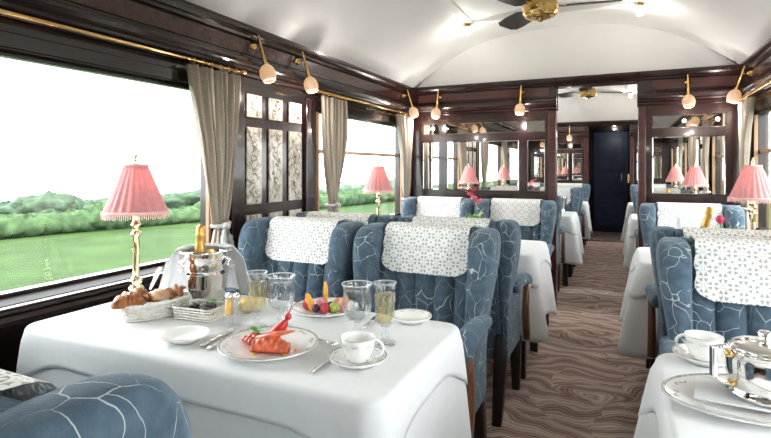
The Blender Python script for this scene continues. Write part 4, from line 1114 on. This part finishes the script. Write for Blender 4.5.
for i in range(14):
    f = i / 13; r_ = (.006 + .018 * math.sin(PI * min(1, .15 + f * .85)) ** 1.2) * (1 if f < .98 else .3)
    secs.append([(-.03 + .05 * f + r_ * math.cos(q), r_ * .7 * math.sin(q), .012 + .062 * f) for q in [2 * PI * k / 10 for k in range(10)]])
t = thing('lobster_claw', 'red lobster claw standing upright with feelers on the dinner plate', 'lobster', mp(.020, .022), .3)
MB().loft(secs).build('claw', 'red', t)
MB().sphere((.024, 0, .080), .010, 10, 8).build('head', 'red', t)
for q, (dx, dy) in enumerate(((.006, .01), (.014, 0), (.0, -.004))):
    MB().tube([(.024, 0, .084), (.024 + dx * .6, dy, .100), (.024 + dx, dy * 1.6, .114 - .004 * q)], [.0016, .001, .0005], 5).build('feeler', 'red', t)
for i, (dx, dy, r_) in enumerate(((-.066, .010, .015), (-.044, .004, .017), (-.058, -.012, .014), (-.036, .022, .014), (-.076, -.004, .012), (-.045, -.016, .013))):
    food(MB().sphere((0, 0, r_ * .9), r_, 12, 8, (1, 1, .9)), 'tomato_piece', 'tomato', 'diced red tomato heaped beside the lobster', 'tomato', mp(dx, dy), i, 'diced tomatoes')
for i in range(3):
    secs = [[(x * .03, y_ * w_, .030 + .012 * math.sin(x * 2.5)) for y_ in (-1, 0, 1)] for x, w_ in ((0, .003), (.3, .010), (.7, .010), (1, .001))]
    food(MB().loft(secs, caps=False, closed=False), 'salad_leaf', 'leaf', 'small green herb leaf on top of the tomatoes', 'leaf', mp(-.052 + .004 * i, .008, .001), 1.0 + i * 2.1, 'herb leaves')
for i, (dx, dy) in enumerate(((-.098, .020), (-.100, -.012), (-.095, .005), (.075, -.03), (.085, .01), (-.002, -.062))):
    food(MB().sphere((0, 0, .001), .008 - .0008 * (i % 3), 12, 6, (1.2, 1, .25)), 'sauce_drop', 'yellow', 'drop of yellow sauce round the lobster', 'sauce', mp(dx, dy), i, 'sauce drops')
# fruit plate
def fp(dx, dy, z=0): return (fruit_p.x + dx, fruit_p.y + dy, zP + z)
for i, (dx, dy, mat, nm, lab, r_) in enumerate(((-.055, -.02, 'berry', 'strawberry', 'large dark red strawberry at the edge of the fruit plate', .020), (.022, -.036, 'berry', 'strawberry', 'red strawberry half in front of the fruit', .016),
        (-.012, -.040, 'grape', 'black_grape', 'black grapes on the fruit plate', .014), (.012, -.018, 'grape', 'black_grape', 'black grapes on the fruit plate', .014), (.02, .005, 'grape', 'black_grape', 'black grapes on the fruit plate', .015),
        (.045, -.012, 'kiwi', 'kiwi_piece', 'green kiwi piece on the fruit plate', .018), (.062, .012, 'pinkfruit', 'fig_half', 'pink fig half on the fruit plate', .019), (-.015, .0, 'pinkfruit', 'fig_half', 'pink fig quarter in the middle of the fruit', .020))):
    food(MB().sphere((0, 0, r_ * 1.0), r_, 14, 10, (1, 1, 1.05)), nm, mat, lab, 'fruit', fp(dx, dy), i, 'fruit pieces')
def wedge(loc, rz, ln, r_, mat, label, tilt):
    secs = []
    for i in range(12):
        f = i / 11; q_ = math.sin(PI * (.06 + .88 * f)) ** .6
        secs.append([(r_ * q_ * math.cos(q), r_ * .6 * q_ * math.sin(q), ln * f) for q in [2 * PI * k / 8 for k in range(8)]])
    o = food(MB().loft(secs), 'melon_slice', mat, label, 'fruit', loc, rz); o.rotation_euler.y = tilt
wedge(fp(-.035, -.028), .2, .062, .014, 'orange', 'curved orange melon slice leaning at the left of the fruit', -.3)
wedge(fp(-.002, .012, .018), 0, .078, .009, 'orange', 'tall thin orange melon spear standing up in the fruit', -.05)
wedge(fp(.052, .006, .008), .5, .050, .016, 'orange', 'rounded orange fruit segment at the right of the fruit', .6)
wedge(fp(.006, .020, .006), .3, .052, .011, 'pinkfruit', 'pink fruit slice behind the black grapes', .9)
# coffee set on the right table
cp_ = at_z(765, 408, ZC)
op = Vector((cp_.x - .01, cp_.y - .005, ZC))
plate(0, 0, .185, 'oval white platter with dark scroll rim under the silver coffee pot', name='oval_platter', sy=.66, rz=math.radians(14), p=op)
mb = MB().loft([[(x, y, z) for x, y in ((-.13, -.05), (.09, -.085), (.12, .05), (-.10, .075))] for z in (0, .004)])
o = mb.build('folded_napkin', 'napkin', None, loc=(op.x, op.y, ZC + .021), rotz=.1, smooth=False, bevel=.0015); tag(o, 'flat folded white napkin on the oval platter', 'napkin')
t = thing('coffee_pot', 'polished silver coffee pot with angular handle on the oval platter', 'coffee pot', (cp_.x, cp_.y, ZC + .026), math.radians(205)); t.scale = (1, 1, .87)
MB().lathe([(.066, 0), (.070, .004), (.070, .012), (.064, .018), (.066, .026), (.069, .05), (.069, .085), (.066, .100), (.070, .104), (.070, .110), (.062, .113)], 48).build('body', 'silver', t)
MB().lathe([(.066, .111), (.064, .117), (.05, .124), (.03, .128), (.012, .130), (.008, .136), (.012, .142), (.014, .148), (.010, .153), (.001, .154)], 36).build('lid', 'silver', t)
MB().box(.100, .112, -.007, .007, .045, .118).build('handle_grip', 'silver', t, smooth=False, bevel=.003)
MB().tube([(.064, 0, .108), (.085, 0, .118), (.106, 0, .114)], .006, 10).build('handle_top', 'silver', t)
MB().tube([(.062, 0, .030), (.075, 0, .028), (.092, 0, .034), (.106, 0, .050)], .0055, 10).build('handle_bottom', 'silver', t)
MB().sphere((.074, 0, .100), .009, 10, 8).build('handle_knuckle', 'brass', t); MB().sphere((.070, 0, .030), .009, 10, 8).build('handle_knuckle', 'brass', t)
MB().tube([(-.060, 0, .035), (-.090, 0, .06), (-.105, 0, .09), (-.125, 0, .112)], [.02, .015, .011, .008], 12).build('spout', 'silver', t)
# right table beyond: tulip vase, bucket with bottle and napkin
def vase(loc, label, cat, kind):
    t = thing('flower_vase', label, cat, loc, 0)
    MB().lathe([(.018, 0), (.022, .004), (.014, .02), (.012, .05), (.018, .085), (.023, .11), (.021, .11), (.015, .083), (.009, .05), (.001, .03)], 20).build('vase', 'china', t)
    MB().tube([(0, 0, .04), (.004, .002, .12), (-.004, 0, .19)], .003, 6).build('stem', 'leaf', t)
    for q in range(6):
        a = q * PI / 3; secs = []
        for f, w_, o_ in ((0, .003, .003), (.35, .014, .013), (.7, .013, .016), (1, .003, .011)):
            e = Vector((-math.sin(a), math.cos(a), 0)); d_ = Vector((math.cos(a), math.sin(a), 0))
            c_ = Vector((-.004, 0, .185 + .045 * f)) + d_ * o_
            secs.append([tuple(c_ - e * w_), tuple(c_ + d_ * .003), tuple(c_ + e * w_)])
        MB().loft(secs, caps=False, closed=False).build('petal', 'petal', t, solid=.001)
    for q, (a, h_) in enumerate(((.3, .14), (2.6, .11), (4.4, .12))):
        d_ = Vector((math.cos(a), math.sin(a), 0)); e = Vector((-math.sin(a), math.cos(a), 0)); secs = []
        for f, w_ in ((0, .003), (.4, .009), (.75, .007), (1, .001)):
            c_ = Vector((0, 0, .07 + h_ * f * (1 - .25 * f))) + d_ * (.05 * f * f + .004)
            secs.append([tuple(c_ - e * w_), tuple(c_ - d_ * .003), tuple(c_ + e * w_)])
        MB().loft(secs, caps=False, closed=False).build('leaf', 'leaf', t, solid=.001)
yr2 = yc_of(1)
vase((.50, yr2 + .05, ZC), 'white vase with a pink tulip on the right table below the mirror', 'vase', 0)
t = thing('champagne_bottle', 'gold-foiled champagne bottle leaning on the right table below the mirror', 'bottle', (.375, yr2 - .02, ZC + .012), 0)
ln2 = Matrix.Rotation(math.radians(14), 4, 'Y')
MB().lathe([(.001, .0), (.034, .003), (.036, .012), (.036, .10), (.030, .135), (.019, .165)], 24).xf(ln2).build('glass_body', 'bottle', t)
MB().lathe([(.0195, .160), (.021, .17), (.018, .205), (.017, .235), (.019, .24), (.019, .247), (.0175, .25), (.0185, .265), (.016, .277), (.001, .281)], 20).xf(ln2).build('foil', 'gold_foil', t)
t = thing('standing_napkin', 'peaked white folded napkin standing beside the champagne bottle', 'napkin', (.30, yr2 + .06, ZC), 0)
def cone_napkin(t):
    MB().lathe([(.055, 0), (.045, .06), (.025, .14), (.004, .215)], 28, ripple=lambda a, j, z: 1 + .14 * math.cos(a * 5)).build('folded_cone', 'napkin', t)
cone_napkin(t)
# orchid pot on the left table in the nearer saloon
t = thing('orchid_pot', 'small potted plant with red flower on the left table before the lace covered chairs', 'plant', (-.915, 3.42, ZC), 0); t.scale = (1.45, 1.45, 1.45)
MB().lathe([(.026, 0), (.030, .004), (.038, .055), (.042, .06), (.040, .066), (.036, .062), (.028, .05), (.001, .05)], 24).build('pot', 'china', t)
for q in range(11):
    a = q * 2.4; d_ = Vector((math.cos(a), math.sin(a), 0)); e = Vector((-math.sin(a), math.cos(a), 0)); secs = []; R_ = .05 + .012 * (q % 3)
    for f, w_ in ((0, .004), (.4, .013), (.75, .011), (1, .001)):
        c_ = Vector((0, 0, .055 + .075 * math.sin(f * 1.9) * (.6 + .15 * (q % 4)))) + d_ * (R_ * f)
        secs.append([tuple(c_ - e * w_), tuple(c_ - Vector((0, 0, .003))), tuple(c_ + e * w_)])
    MB().loft(secs, caps=False, closed=False).build('leaf', 'kiwi' if q % 3 == 0 else 'leaf', t, solid=.001)
MB().tube([(0, 0, .05), (.01, .0, .14), (.0, -.005, .20)], .0025, 6).build('stem', 'leaf', t)
for q in range(7):
    a = q * .9; secs = []; d_ = Vector((math.cos(a), math.sin(a), .35)); e = Vector((-math.sin(a), math.cos(a), 0))
    for f, w_ in ((0, .004), (.5, .018), (1, .004)):
        c_ = Vector((-.004, -.005, .17 + .012 * q)) + d_ * (.042 * f); secs.append([tuple(c_ - e * w_), tuple(c_ + Vector((0, 0, .003))), tuple(c_ + e * w_)])
    MB().loft(secs, caps=False, closed=False).build('petal', 'petal', t, solid=.001)
# farther saloon tables: napkins, small buckets
for (sd, b, dx) in (('L', 2, .28), ('L', 3, .30), ('R', 2, -.12), ('R', 3, -.12)):
    xc = sum(XT[sd]) / 2
    t = thing('standing_napkin', 'peaked white folded napkin ' + NM[(sd, b)], 'napkin', (xc + dx, yc_of(b), ZC), 0)
    cone_napkin(t)
for (sd, b, dx) in (('L', 2, .47), ('L', 3, .46)):
    xc = sum(XT[sd]) / 2
    t = thing('ice_bucket', 'silver ice bucket near the aisle edge ' + NM[(sd, b)], 'ice bucket', (xc + dx, yc_of(b) + .05, ZC), 0)
    MB().lathe([(.06, 0), (.064, .01), (.060, .018), (.070, .10), (.074, .11), (.085, .17), (.09, .178), (.085, .176), (.07, .10), (.06, .02), (.001, .018)], 32).build('body', 'silver', t)
    for s in (-1, 1): MB().tube([(s * (.084 + .025 * math.sin(q)), 0, .14 + .02 * math.cos(q)) for q in [PI * i / 8 for i in range(9)]], .004, 8).build('handle', 'silver', t)

# pale handle leaning up beside the lamp foot
a_ = at_z(150, 292, ZC) ; q0 = Vector((a_.x, a_.y, ZC + .012)); q1 = q0 + Vector((.045, .012, .085))
o = MB().tube([q0 - q0, (q1 - q0) * .3, (q1 - q0) * .75 + Vector((0, 0, .004)), q1 - q0], [.005, .007, .009, .007], 10).build('ivory_handle', 'china', None, loc=q0)
tag(o, 'pale ivory handle leaning up beside the brass foot of the lamp by the croissants', 'handle')
